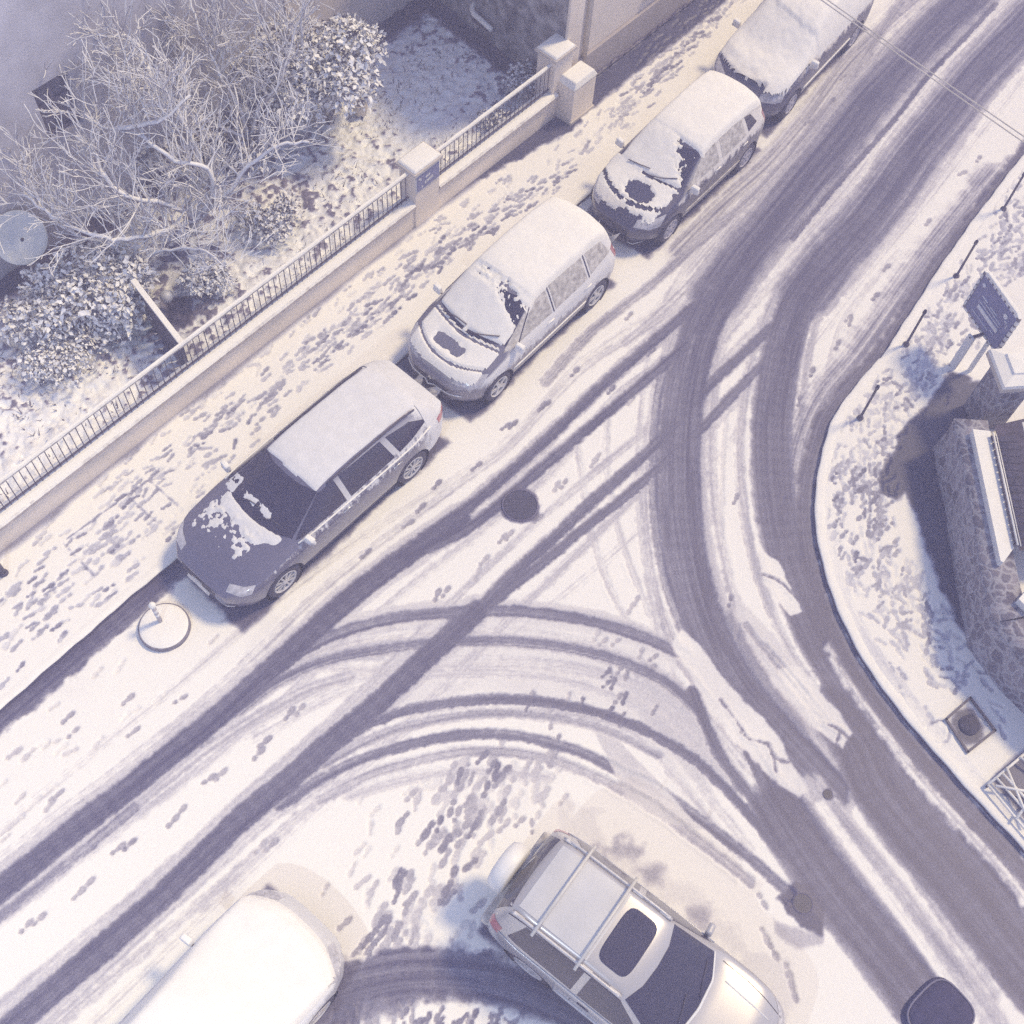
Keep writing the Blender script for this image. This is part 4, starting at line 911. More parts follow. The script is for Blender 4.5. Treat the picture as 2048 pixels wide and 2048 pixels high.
MB().lathe([(.001, -.15), (.034, -.15), (.034, .60), (.001, .60)], 16).build('shaft', mat('painted_post', (.42, .40, .44), .6, .1, 10), pp, True)
for z in (.24, .38): MB().lathe([(.0365, z), (.0365, z + .07), (.034, z + .07), (.034, z)], 16).build('band', M_WHITE, pp, True)
MB().lathe([(.05, .58), (.055, .62), (.04, .66), (.001, .67)], 16).build('snow_cap', M_SNOW, pp, True)
b = G(13, 1153); lp = empty('street_post', (b[0], b[1], ZP)); tag(lp, 'short dark post on the pavement at the left edge', 'post')
MB().lathe([(.001, -.1), (.045, -.1), (.045, .5), (.03, .56), (.001, .57)], 14).build('shaft', M_IRON, lp, True)
MB().lathe([(.07, .001), (.065, .04), (.045, .05)], 14).build('collar', M_IRON, lp, True)

def manhole(px, r, label, z=.034):
    b = G(*px); t = empty('manhole_cover', (b[0], b[1], z)); tag(t, label, 'manhole cover')
    MB().lathe([(r * .99, -.02), (r * .99, .004), (r * .90, .006), (r * .90, -.02)], 40).build('frame', mat('wet_iron', (.12, .107, .18), .5, .25, 30), t, True)
    mb = MB().lathe([(.001, .004), (r * .87, .004), (r * .87, -.02)], 40)
    for i in range(-4, 5):
        for j in range(-4, 5):
            x, y = i * r * .19, j * r * .19
            if x * x + y * y < (r * .8) ** 2: mb.box((x, y, .006), (r * .11, r * .04, .006), (1, 1 if (i + j) % 2 else -1))
    mb.build('lid', mat('wet_iron_lid', (.05, .045, .09), .45, .25, 30), t)
manhole((1040, 1012), .31, 'large dark manhole cover melted free beside wheel tracks in mid road')
manhole((1604, 1808), .15, 'small round manhole cover in a patch of slush, beside the silver off-roader', .0325)
manhole((1654, 1590), .075, 'tiny round valve cover in wheel tracks, by the cracked snow slab')

# tree pit frame
cs = [G(1885, 1445), G(1933, 1402), G(1982, 1467), G(1928, 1510)]; c = sum(cs) / 4
tp = empty('tree_pit_frame', (c[0], c[1], ZP + .03)); tag(tp, 'square dark iron tree pit frame let into the snowy pavement', 'tree pit')
for i in range(4):
    a, b = cs[i] - c, cs[(i + 1) % 4] - c; e = b - a; L_ = float(np.linalg.norm(e))
    MB().box((*((a + b) / 2), .008), (L_ + .03, .035, .03), e / L_).build('bar', M_IRON, tp)
MB().lathe([(.16, .002), (.12, .03), (.05, .045), (.001, .05)], 12).build('stump', mat('wet_soil', (.05, .045, .075), .8, .4, 20), tp, True)
# crossed bars
c = G(2020, 1580); br = empty('barrier_frame', (c[0], c[1], ZP)); tag(br, 'snow topped metal frame of crossed bars lying at the lower right edge', 'barrier')
def rel(px, h): q = G(*px, h) - c; return (q[0], q[1], h - ZP + .02)
for p, q, h in (((1975, 1570), (2075, 1690), .2), ((1992, 1556), (2090, 1668), .22), ((2005, 1548), (2075, 1625), .24), ((1990, 1572), (2090, 1590), .26), ((2012, 1535), (2060, 1650), .25), ((2040, 1515), (2100, 1560), .24), ((1975, 1570), (2070, 1490), .2), ((2030, 1640), (2090, 1560), .22)):
    MB().tube([rel(p, h), rel(q, h)], .022, 6).build('bar', M_RAILTOP, br, True)
for px in ((1978, 1570), (2060, 1498), (2072, 1680)):
    q = rel(px, .2); MB().tube([(q[0], q[1], -.02), q], .02, 6).build('leg', M_IRON, br)

# notice board
b0 = (G(1932, 612, 1.0) + G(1993, 700, 1.0)) / 2; e = G(1993, 700, 1.0) - G(1932, 612, 1.0); W_ = float(np.linalg.norm(e)); ue = e / W_
ni = empty('notice_board', (b0[0], b0[1], ZP), math.atan2(ue[1], ue[0])); tag(ni, 'blue notice board with white text lines and dashed white frame, on two legs', 'notice board')
zb, zt = 1.0 - ZP, 1.86 - ZP; hm = (zb + zt) / 2; hh = zt - zb
# the readable face looks to the local -y side (towards the road)
sd = -1.0
MB().box((0, 0, hm), (W_, .05, hh)).build('panel', M_BLUE, ni, bevel=.02)
fm = MB(); yf = sd * .031
for i in range(8):
    x = -W_ / 2 + (i + .5) * W_ / 8
    for z in (zb - .03, zt + .03): fm.box((x, 0, z), (W_ / 13, .06, .045))
for i in range(6):
    z = zb + (i + .5) * hh / 6
    for x in (-W_ / 2 - .03, W_ / 2 + .03): fm.box((x, 0, z), (.045, .06, hh / 9))
fm.build('dashed_frame', M_WHITE, ni)
MB().box((0, 0, hm), (W_ + .10, .035, hh + .10)).build('backing', mat('board_back', (.16, .14, .19), .7, .1, 8), ni)
tx = MB()
for x, z, ww, h_ in ((.02, .30, .60, .085), (-.05, .48, .34, .012), (.2, .47, .2, .012), (0, .40, .6, .012), (-.1, .13, .5, .01), (-.22, .535, .16, .02), (.05, .53, .2, .015), (.24, .19, .10, .01)):
    tx.box((x * W_, yf, zb + z), (ww * W_, .012, h_))
for x, z, r in ((-.38, .72, .04), (.30, .70, .05)): tx.lathe([(.001, 0), (r, 0), (r, .012), (.001, .012)], 14, Matrix.Translation((x * W_, yf + .004, zb + z)) @ Matrix.Rotation(rad(90), 4, 'X'))
tx.box((.36 * W_, yf, zb + .62), (.07, .012, .02)); tx.box((.42 * W_, yf, zb + .56), (.012, .012, .1))
tx.build('lettering', mat('pale_print', (.70, .71, .76), .6, .1, 10), ni)
MB().box((0, 0, zt + .085), (W_ + .1, .09, .05), taper=.8).build('snow_cap', M_SNOW, ni, bevel=.015)
for px, ww in (((1905, 733), .15), ((1938, 742), .075)):  # white and wide to imitate the lit ground patches below the board
    q = G(*px, ZP) - b0; q = (q @ ue, q @ np.array([-ue[1], ue[0]]))
    MB().box((q[0], q[1], zb * .5), (ww, .04, zb)).build('leg', M_WHITE, ni)
    MB().box((q[0], q[1] * .5, zb * .97), (.05, abs(q[1]) + .04, .05)).build('bracket', M_IRON, ni)

# stone garden wall on the right
def poly_wall(pts, h, th, name, label, m, top=True, cat='wall', z0=ZP):
    c = sum(pts) / len(pts); t = empty(name, (c[0], c[1], z0)); tag(t, label, cat)
    P = [p - c for p in pts]; n = len(P); v = []; f = []; NZ = 10; tt = []
    Q = []
    for a, b in zip(P[:-1], P[1:]):
        k = max(2, int(np.linalg.norm(b - a) / .10)); Q += [a + (b - a) * i / k for i in range(k)]
    Q.append(P[-1]); n = len(Q)
    for i in range(n):
        e = Q[min(i + 1, n - 1)] - Q[max(i - 1, 0)]; e = e / np.linalg.norm(e); q = np.array([-e[1], e[0]])
        for j in range(NZ + 1):
            z = -.1 + (h + .1) * j / NZ; d = .035 * mnoise.noise(Vector((Q[i][0] * 4, Q[i][1] * 4, z * 4))) + .02 * mnoise.noise(Vector((Q[i][0] * 11, Q[i][1] * 11, z * 11)))
            v.append((*(Q[i] + q * d), z))
        v.append((*(Q[i] + q * th), h)); v.append((*(Q[i] + q * th), -.1))
    K = NZ + 3
    for i in range(n - 1):
        for j in range(K - 1): f.append((i * K + j, (i + 1) * K + j, (i + 1) * K + j + 1, i * K + j + 1))
    f.append(tuple(range(K))); f.append(tuple((n - 1) * K + K - 1 - j for j in range(K)))
    o = mesh_obj('masonry', v, f, m, t, True); return t, c
rw = [G(1862, 905), G(1870, 960), G(1885, 1030), G(1905, 1170), G(1930, 1300), G(1965, 1350), G(2000, 1392), G(2048, 1440), G(2130, 1520)]
st_, c = poly_wall(rw, .98, .55, 'stone_wall', 'curved rubble stone wall with a broad snowy coping stone, at the right edge', M_STONE)
cpx = [G(1943, 862, 1.18), G(1998, 1125, 1.18), G(2004, 1128, 1.18), G(2024, 1100, 1.18), G(1978, 866, 1.18)]
lo_ = [(*(p - c), 1.18 - ZP) for p in cpx]; hi_ = [(*(p - c), 1.24 - ZP) for p in cpx]; bo_ = [(*(p - c), .97) for p in cpx]
n = 5; fc = [tuple(range(n, 2 * n))] + [(i, (i + 1) % n, n + (i + 1) % n, n + i) for i in range(n)]
mesh_obj('coping', bo_ + hi_, fc, M_SNOW, st_)
cp2 = [G(2030, 1205, 1.1), G(2060, 1235, 1.1), G(2120, 1200, 1.1), G(2060, 1170, 1.1)]
mesh_obj('coping', [(*(p - c), .9) for p in cp2] + [(*(p - c), 1.12) for p in cp2], [(4, 5, 6, 7)] + [(i, (i + 1) % 4, 4 + (i + 1) % 4, 4 + i) for i in range(4)], M_SNOW, st_)
# rubble ground top behind the coping end
# metal fence on top of the wall, dark slats behind
fr0, fr1 = G(1985, 868, 1.3), G(2034, 1092, 1.3); e = fr1 - fr0; L_ = float(np.linalg.norm(e)); ue = e / L_
sf = empty('slat_fence', (fr0[0], fr0[1], 1.05), math.atan2(ue[1], ue[0])); tag(sf, 'dark slatted fence with snowy top rails on the stone wall', 'fence')
nq = np.array([-ue[1], ue[0]]); side = 1.0 if nq[0] > 0 else -1.0
for dy, z in ((0, .28), (.34 * side, .62)):
    MB().tube([(0, dy, z), (L_ * .5, dy, z + .008), (L_, dy, z)], .018, 6).build('top_rail', M_RAILTOP, sf, True)
    MB().tube([(0, dy + .06 * side, z - .03), (L_, dy + .06 * side, z - .03)], .011, 6).build('top_rail', M_RAILTOP, sf, True)
for i in range(15):
    x = (i + .5) * L_ / 15; MB().box((x, .19 * side, .22), (L_ / 15 * .8, .42, .02)).build('slat', mat('dark_slat', (.05, .044, .085), .8, .35, 9), sf)
    MB().tube([(x, 0, -.08), (x, 0, .28)], .007, 5).build('baluster', M_IRON, sf)
# ground of the yard behind
yd = [G(1990, 850, .9), G(2040, 1100, .9), G(2200, 1100, .9), G(2200, 800, .9)]
struct(mesh_obj('yard_ground', [(*p, .88) for p in yd], [(0, 1, 2, 3)], mat('dark_yard', (.06, .05, .09), .8, .5, 5)))
# pillar with a broad faceted snowy cap
c = G(2030, 745, 1.45); pr = empty('gate_pillar', (c[0], c[1], ZP), rad(5)); tag(pr, 'stone gate pillar with a broad faceted snowy cap, beside the blue notice board', 'pillar')
MB().box((0, 0, .65), (.55, .55, 1.4)).build('shaft', M_STONE, pr, bevel=.02)
MB().box((0, 0, 1.40), (.80, .80, .10)).build('cap', M_TRIM, pr, bevel=.01)
MB().lathe([(.56, 1.45), (.54, 1.51), (.30, 1.58), (.28, 1.62), (.001, 1.64)], 4, Matrix.Rotation(rad(45), 4, 'Z')).build('snow_cover', M_SNOW, pr)

# wires over the street
for pa_, pb_, hz, lb in (((1655, 0), (2048, 279), 8.0, 'upper of the two pale overhead wires crossing the street'), ((1640, -2), (2048, 291), 7.9, 'lower of the two pale overhead wires crossing the street')):
    a, b = G(*pa_, hz), G(*pb_, hz); d = b - a; p0, p1 = a - d * 3.5, b + d * 1.6
    pts = [(*(p0 + (p1 - p0) * k / 30), hz + .9 * (abs(k / 30 - .55) ** 2)) for k in range(31)]
    tag(MB().tube(pts, .0075, 6).build('overhead_wire', mat('pale_wire', (.55, .50, .47), .6, .1, 4), smooth=True), lb, 'wire', 'overhead wires')

# street lanterns: dark housings on curved arms; the one off to the lower left gives the cool light
def lantern(head, base, label, lit=False, s=1.0, ang=0.0):
    t = empty('street_lamp', (base[0], base[1], 0)); tag(t, label, 'street lamp')
    hx, hy, hz = head[0] - base[0], head[1] - base[1], head[2]
    MB().tube([(0, 0, -.05), (0, 0, hz * .6), (0, 0, hz - .4), (hx * .12, hy * .12, hz - .02), (hx * .5, hy * .5, hz + .08), (hx, hy, hz + .05)], [.08, .07, .055, .05, .045, .04], 10).build('pole', M_IRON, t, True)
    v = []; f = []; n = 40; prof = [(.0, .13), (.55, .125), (.82, .10), (.95, .05), (1, 0), (1.0, -.03), (.94, -.05), (.93, -.06)]
    Mr = Matrix.Translation((hx, hy, hz)) @ Matrix.Rotation(ang, 4, 'Z')
    for r, z in prof:
        for k in range(n):
            a = 2 * math.pi * k / n; ca, sa = math.cos(a), math.sin(a); q = (abs(ca) ** 3.6 + abs(sa) ** 3.6) ** (-1 / 3.6)
            v.append(Mr @ Vector((.36 * s * r * ca * q, .30 * s * r * sa * q, z * s)))
    for i in range(len(prof) - 1):
        for k in range(n): f.append((i * n + k, i * n + (k + 1) % n, (i + 1) * n + (k + 1) % n, (i + 1) * n + k))
    mesh_obj('housing', v, f, mat('dark_housing', (.055, .05, .115), .9, .15, 10), t, True)
    rb_ = []
    for k in range(n + 1):
        a = 2 * math.pi * k / n; ca, sa = math.cos(a), math.sin(a); q = (abs(ca) ** 3.6 + abs(sa) ** 3.6) ** (-1 / 3.6)
        rb_.append(Mr @ Vector((.36 * s * .90 * ca * q, .30 * s * .90 * sa * q, .082 * s)))
    MB().tube(rb_, .012 * s, 6, cap=False).build('rim', mat('housing_rim', (.16, .15, .24), .6, .1, 10), t, True)
    gl_ = MB().disc((0, 0, 0), .25 * s, 24, Matrix.Translation((hx, hy, hz - .055 * s)) ).build('lens', M_LAMP, t)
    if lit:
        l = bpy.data.lights.new('cool_lamp', 'POINT'); l.energy = lit; l.color = (.84, .95, 1.0); l.shadow_soft_size = .16
        ob = bpy.data.objects.new('cool_lamp', l); COL.objects.link(ob); ob.location = (hx, hy, hz - .32); ob.parent = t
    return t
lantern((*G(1876, 2032, 5.6), 5.6), (4.9, -1.6), 'dark rounded street lamp housing seen from above, cut by the bottom edge', False, .90, rad(38))
lantern(COOL, (-6.8, -7.0), 'tall street lamp with cool white light, beyond the lower left of the frame', 2250, .9)
print("things done")

# ------------------------------------------------------------------ cars
def curve(pts, xs, sig=.05):
    p = sorted(pts); fx = np.linspace(p[0][0] - .6, p[-1][0] + .6, 600)
    y = np.interp(fx, [a for a, _ in p], [b for _, b in p])
    if sig > 0:
        st = fx[1] - fx[0]; k = int(3 * sig / st) + 1; g = np.exp(-.5 * (np.arange(-k, k + 1) * st / sig) ** 2); g /= g.sum()
        y = np.convolve(np.pad(y, k, mode='edge'), g, 'valid')
    return np.interp(xs, fx, y)

def sect(p, sub=4, it=3):
    """dense, corner rounded cross section through the control points"""
    q = []
    for a, b in zip(p[:-1], p[1:]):
        for i in range(sub): q.append([a[0] + (b[0] - a[0]) * i / sub, a[1] + (b[1] - a[1]) * i / sub])
    q.append(list(p[-1])); q = np.array(q)
    for _ in range(it):
        r = q.copy(); r[1:-1] = q[:-2] * .25 + q[1:-1] * .5 + q[2:] * .25
        r[-1, 1] = .5 * q[-1, 1] + .5 * q[-2, 1]; q = r
    return q

class Car:
    def __init__(s, key, name, label, cat, sp, m_paint, group=None):
        c, a = CARS_AT[key]
        s.t = empty(name, (c[0], c[1], .03), a); tag(s.t, label, cat, group); s.sp = sp
        xr, xf = sp['xr'], sp['xf']; xs = np.arange(xr, xf + .001, .042); xs[-1] = xf
        W = curve(sp['W'], xs, .03); ZC = curve(sp['top'], xs, .05); ZB = curve(sp['belt'], xs, .06); SL = curve(sp.get('sill', [(xr, .34), (xr + .3, .24), (xf - .3, .24), (xf, .30)]), xs, .05)
        lagf, lagr = sp.get('lagf', .17), sp.get('lagr', .10)
        ZR = np.minimum(curve(sp['top'], xs + lagf, .05), curve(sp['top'], xs - lagr, .05)) - sp.get('crown', .035)
        k = sp.get('tumble', .55); rows = []
        for i in range(len(xs)):
            w, zb, zc, sl = W[i], min(ZB[i], ZC[i] - .02), ZC[i], SL[i]
            ws = w * sp.get('shoulder', .955); zr = max(ZR[i], zb + .012); wr = ws - k * (zr - zb) - .045
            wr = max(wr, .3 * w); zm = sl + (zb - sl) * .45
            rows.append(sect([(w * .90, sl), (w * .985, sl + .07), (w, zm), (w * .992, zb - .10), (ws, zb), (wr, zr), (wr * .80, zr + (zc - zr) * .55), (wr * .42, zr + (zc - zr) * .9), (0, zc)]))
        K = len(rows[0]); V = []; n = len(xs)
        def ring(x, q): return [(x, y, z) for y, z in q] + [(x, -y, z) for y, z in q[-2::-1]]
        rings = []
        q = rows[0]; zc = .62
        for f_, dx in ((.0, -.05), (.35, -.05), (.75, -.035), (.93, -.015)): rings.append(ring(xr + dx, np.stack([q[:, 0] * f_, zc + (q[:, 1] - zc) * f_], 1)))
        for i in range(n): rings.append(ring(xs[i], rows[i]))
        q = rows[-1]; zc = .5
        for f_, dx in ((.94, .02), (.78, .045), (.4, .06), (.0, .062)): rings.append(ring(xf + dx, np.stack([q[:, 0] * f_, zc + (q[:, 1] - zc) * f_], 1)))
        V = np.array([p for r in rings for p in r]); M = 2 * K - 1; nr = len(rings)
        F = []
        for i in range(nr - 1):
            for j in range(M - 1): F.append((i * M + j, i * M + j + 1, (i + 1) * M + j + 1, (i + 1) * M + j))
        F = np.array(F)
        s.full = BVHTree.FromPolygons([Vector(v) for v in V], [tuple(f) for f in F])
        # wheel arches
        s.R = sp['R']; AR = s.R + sp.get('gap', .055); s.ax = sp['axles']; keep = np.ones(len(F), bool)
        for xa in s.ax:
            d = np.hypot(V[:, 0] - xa, V[:, 2] - s.R); ins = (d < AR) & (np.abs(V[:, 1]) > .55 * sp['w'])
            fi = ins[F]; keep &= ~fi.all(1)
            bd = np.zeros(len(V), bool); bd[F[fi.any(1) & ~fi.all(1)].ravel()] = True
            # pull the rim vertices onto the circle
            bi = np.nonzero(ins & bd)[0]
            for v_ in bi:
                dd = max(d[v_], .02); V[v_, 0] = xa + (V[v_, 0] - xa) * AR / dd; V[v_, 2] = s.R + (V[v_, 2] - s.R) * AR / dd
        F = F[keep]
        s.body = mesh_obj('body', V, F, m_paint, s.t, True)
        mb = MB(); wi = sp['w'] * .86
        mb.box(((xr + xf) / 2, 0, .30), (xf - xr - .35, wi * 2 - .5, .12)); mb.build('underbody', M_UNDER, s.t)
        for xa in s.ax:
            for sd in (1, -1):
                al = MB().lathe([(AR + .004, sp['w'] * .45), (AR + .004, sp['w'] * .965)], 32, Matrix.Translation((xa, 0, s.R)) @ Matrix.Rotation(rad(-90 * sd), 4, 'X'))
                al.build('wheel_arch', M_UNDER, s.t, True)
        s.wheels(sp)
    def hit(s, p, n, off=.004):
        n = Vector(n).normalized(); p = Vector(p); h = s.full.ray_cast(p + n * 3, -n)
        if h[0] is None: return p
        nn = h[1] if h[1].dot(n) > 0 else -h[1]; return h[0] + nn * off
    def patch(s, name, A, B, n, m, nu=18, nv=10, off=.004, parent=None, thick=0):
        def rs(P, k):
            P = [Vector(p) for p in P]; L = [0]
            for a, b in zip(P[:-1], P[1:]): L.append(L[-1] + (b - a).length)
            o = []
            for i in range(k):
                t = L[-1] * i / (k - 1); j = max(q for q in range(len(L)) if L[q] <= t + 1e-9); j = min(j, len(P) - 2)
                o.append(P[j].lerp(P[j + 1], (t - L[j]) / max(1e-9, L[j + 1] - L[j])))
            return o
        a, b = rs(A, nu), rs(B, nu); v = []; f = []
        for i in range(nv):
            for k in range(nu): v.append(s.hit(a[k].lerp(b[k], i / (nv - 1)), n, off))
        for i in range(nv - 1):
            for k in range(nu - 1): f.append((i * nu + k, i * nu + k + 1, (i + 1) * nu + k + 1, (i + 1) * nu + k))
        # face outwards
        e = (Vector(v[1]) - Vector(v[0])).cross(Vector(v[nu]) - Vector(v[0]))
        if e.dot(Vector(n)) < 0: f = [q[::-1] for q in f]
        return mesh_obj(name, v, f, m, parent or s.t, True)
    def both(s, name, A, B, n, m, **k):
        o = s.patch(name, A, B, n, m, **k); mir = lambda P: [(p[0], -p[1], p[2]) for p in P]
        return o, s.patch(name, mir(A), mir(B), (n[0], -n[1], n[2]), m, **k)
    def strip(s, name, pts, n, wd, m, parent=None, off=.006):
        P = [s.hit(p, n, off) for p in pts]; return MB().tube(P, wd, 5).build(name, m, parent or s.t, True)
    def wheels(s, sp):
        R = s.R; wd = sp.get('tyre', .2)
        for xa in s.ax:
            for sd in (1, -1):
                Mw = Matrix.Translation((xa, sd * (sp['w'] - .015), R)) @ Matrix.Rotation(rad(-90 * sd), 4, 'X')
                we = MB().lathe([(R * .66, -.012), (R * .80, .0), (R * .93, -.012), (R, -.045), (R, -wd + .03), (R * .9, -wd), (R * .6, -wd)], 36, Mw).build('tyre', M_TYRE, s.t, True)
                rm = MB().lathe([(R * .70, -.014), (R * .655, .0), (R * .60, -.02), (R * .58, -.09)], 36, Mw)
                ns = sp.get('spokes', 5)
                for k in range(ns):
                    a = 2 * math.pi * k / ns; ca, sa = math.cos(a), math.sin(a); tt = Vector((-sa, ca, 0)); rr_ = Vector((ca, sa, 0)); w1, w2 = sp.get('spw', (.035, .05))
                    v = []
                    for r_, w_, z1 in ((R * .12, w1, -.008), (R * .62, w2, -.012)):
                        for sg in (-1, 1): v += [Mw @ (rr_ * r_ + tt * w_ * sg / 2 + Vector((0, 0, z1))), Mw @ (rr_ * r_ + tt * w_ * sg / 2 + Vector((0, 0, z1 - .03)))]
                    rm.add(v, [(0, 4, 6, 2), (0, 1, 5, 4), (2, 6, 7, 3)])
                rm.lathe([(.001, .004), (R * .17, -.002), (R * .18, -.03)], 16, Mw)
                rm.build('rim', sp.get('rim', M_RIM), we)
                MB().disc((0, 0, -.075), R * .6, 28, Mw).build('brake_disc', M_UNDER, we)
    def mirror(s, x, y, z, m, snow=True):
        for sd in (1, -1):
            o = MB().box((x, sd * (y + .05), z), (.11, .19, .13), (1, .12 * sd), taper=.8).build('wing_mirror', m, s.t, bevel=.03)
            MB().tube([(x, sd * (y - .05), z - .05), (x, sd * (y + .04), z - .03)], .02, 6).build('mirror_arm', M_BLACK, o)
            if snow: MB().box((x, sd * (y + .05), z + .075), (.10, .17, .04), (1, .12 * sd), taper=.75).build('snow_cover', M_SNOW, o, True, bevel=.012)
    def snow(s, fn, st=.026, name='snow_cover', lift=.0, m=None):
        """layer of snow lying on the upward faces; fn(x, y, nz, z) = thickness, below zero it is bare"""
        sp = s.sp; xs = np.arange(sp['xr'] - .05, sp['xf'] + .06, st); ys = np.arange(-sp['w'], sp['w'] + .01, st); idx = {}; v = []; f = []
        T = np.full((len(xs), len(ys)), -9.0); Z = np.zeros_like(T)
        for i, x in enumerate(xs):
            for j, y in enumerate(ys):
                h = s.full.ray_cast(Vector((x, y, 4)), Vector((0, 0, -1)))
                if h[0] is None: continue
                nz = abs(h[1].z); t = fn(x, y, nz, h[0].z)
                t = t - .05 * (1 - sstep(.30, .62, nz))
                T[i, j] = t; Z[i, j] = h[0].z
        ok = T > -.03
        for i in range(len(xs) - 1):
            for j in range(len(ys) - 1):
                q = [(i, j), (i + 1, j), (i + 1, j + 1), (i, j + 1)]
                if not all(ok[a] for a in q) or max(T[a] for a in q) <= 0: continue
                fc = []
                for a in q:
                    if a not in idx: idx[a] = len(v); v.append((xs[a[0]], ys[a[1]], Z[a] + T[a] + lift))
                    fc.append(idx[a])
                f.append(tuple(fc))
        return mesh_obj(name, v, f, m or M_SNOW, s.t, True)
def N3(x, y, sc, seed=0): return mnoise.fractal(Vector((x * sc, y * sc, seed * 7.7)), .7, 2.1, 3)
def box_w(x, y, x0, x1, y0, y1, s=.06):
    return float(sstep(x0 - s, x0 + s, x) * (1 - sstep(x1 - s, x1 + s, x)) * sstep(y0 - s, y0 + s, y) * (1 - sstep(y1 - s, y1 + s, y)))

# --- dark estate, nearest of the row
P_EST = paint("dark_blue_paint", (.15, .143, .215), fz=.88, fx=1.62, na=.34, metal=.25, rough=.35, coat=.8)
sp = dict(xr=-2.40, xf=2.30, w=.92, R=.335, axles=(1.42, -1.42), spokes=10, spw=(.024, .032), gap=.05,
          top=[(-2.5, .74), (-2.40, .94), (-2.28, 1.06), (-1.90, 1.38), (-1.5, 1.44), (-.4, 1.475), (.15, 1.45), (.42, 1.38), (1.18, 1.0), (1.35, .975), (1.8, .90), (2.15, .78), (2.32, .64)],
          belt=[(-2.6, .86), (-2.3, .95), (-1.5, .98), (0, .95), (1.15, .91), (1.8, .82), (2.15, .70), (2.32, .58)],
          W=[(-2.5, .50), (-2.38, .66), (-2.22, .79), (-1.95, .87), (-1.5, .915), (0, .915), (1.3, .915), (1.75, .90), (2.0, .84), (2.18, .73), (2.30, .56)])
c1 = Car('estate', 'estate_car', 'dark blue estate car with cleared windscreen, roof under snow, lowest of the parked row', 'car', sp, P_EST, 'cars parked along the left kerb')
c1.patch('windscreen', [(1.02, .72, 1), (1.16, .45, 1), (1.22, 0, 1), (1.16, -.45, 1), (1.02, -.72, 1)], [(.30, .56, 1.4), (.40, .3, 1.4), (.42, 0, 1.4), (.40, -.3, 1.4), (.30, -.56, 1.4)], (0, 0, 1), M_GLASS, 26, 16)
c1.both('front_window', [(1.0, .9, .985), (-.02, .9, 1.0)], [(.32, .7, 1.33), (.0, .7, 1.365)], (0, 1, 0), M_GLASS)
c1.both('rear_door_window', [(-.12, .9, 1.0), (-1.08, .9, 1.02)], [(-.10, .7, 1.37), (-.98, .7, 1.355)], (0, 1, 0), M_GLASS)
c1.both('quarter_window', [(-1.2, .9, 1.03), (-1.92, .9, 1.10)], [(-1.1, .7, 1.35), (-1.58, .7, 1.29)], (0, 1, 0), M_GLASS)
c1.patch('rear_window', [(-2.26, .56, 1.1), (-2.31, 0, 1.1), (-2.26, -.56, 1.1)], [(-1.94, .50, 1.36), (-1.97, 0, 1.36), (-1.94, -.50, 1.36)], (-.5, 0, 1), M_GLASS)
c1.both('headlight', [(2.22, .50, .66), (2.12, .74, .66), (1.98, .82, .66)], [(2.10, .48, .74), (2.0, .70, .77), (1.86, .80, .78)], (.55, .35, .8), M_LAMP, nu=12, nv=6)
gr = c1.patch('grille', [(2.35, -.33, .32), (2.35, .33, .32)], [(2.35, -.38, .62), (2.35, .38, .62)], (1, 0, .1), M_BLACK, nu=12, nv=8)
em = MB()
for k in range(4):
    q = c1.hit((2.4, -.075 + .05 * k, .56), (1, 0, 0), .016); Me = Matrix.Translation(q) @ Matrix.Rotation(rad(90), 4, 'Y')
    em.lathe([(.034 + .005 * math.cos(a), .005 * math.sin(a)) for a in np.linspace(0, 2 * math.pi, 7)[:-1]], 16, Me, True)
em.build('emblem', M_CHROME, gr)
c1.patch('number_plate', [(2.4, -.25, .40), (2.4, .25, .40)], [(2.4, -.25, .50), (2.4, .25, .50)], (1, 0, 0), M_PLATE, nu=6, nv=3, off=.014)
c1.strip('bumper_trim', [(2.32, y, .30) for y in np.linspace(-.62, .62, 15)], (1, 0, .0), .012, M_CHROME)
c1.both('fog_lamp', [(2.25, .5, .36), (2.15, .66, .36)], [(2.25, .5, .44), (2.15, .66, .44)], (.8, .4, 0), M_BLACK, nu=6, nv=4)
c1.both('tail_light', [(-2.34, .56, .80), (-2.10, .8, .82)], [(-2.34, .54, .93), (-2.08, .78, .95)], (-.8, .6, .2), M_RED, nu=8, nv=5)
c1.mirror(.86, .90, 1.02, P_EST)
for x in (.12, -.98):
    for sd in (1, -1): c1.strip('door_handle', [(x, sd * 1, .86), (x - .1, sd * 1, .865), (x - .2, sd * 1, .86)], (0, sd, 0), .014, M_CHROME)
for sd in (1, -1):
    c1.strip('roof_rail', [(x, sd * .575, 2) for x in np.linspace(.12, -1.78, 14)], (0, 0, 1), .016, M_BLACK, off=.016)
    c1.strip('window_trim', [(x, sd * 1.0, .955 + .02 * (x < -1) * (-x - 1)) for x in np.linspace(1.0, -1.9, 22)], (0, sd, 0), .016, M_SNOW)
    c1.strip('sill_trim', [(x, sd * 1.0, .30) for x in np.linspace(1.0, -1.0, 12)], (0, sd, 0), .012, M_BLACK)
for y in (.05, -.42): c1.strip('wiper', [(1.19 - .1 * abs(y), y, 1.1), (1.03, y + .22, 1.2), (1.0, y + .45, 1.2)], (0, 0, 1), .009, M_BLACK, off=.014)
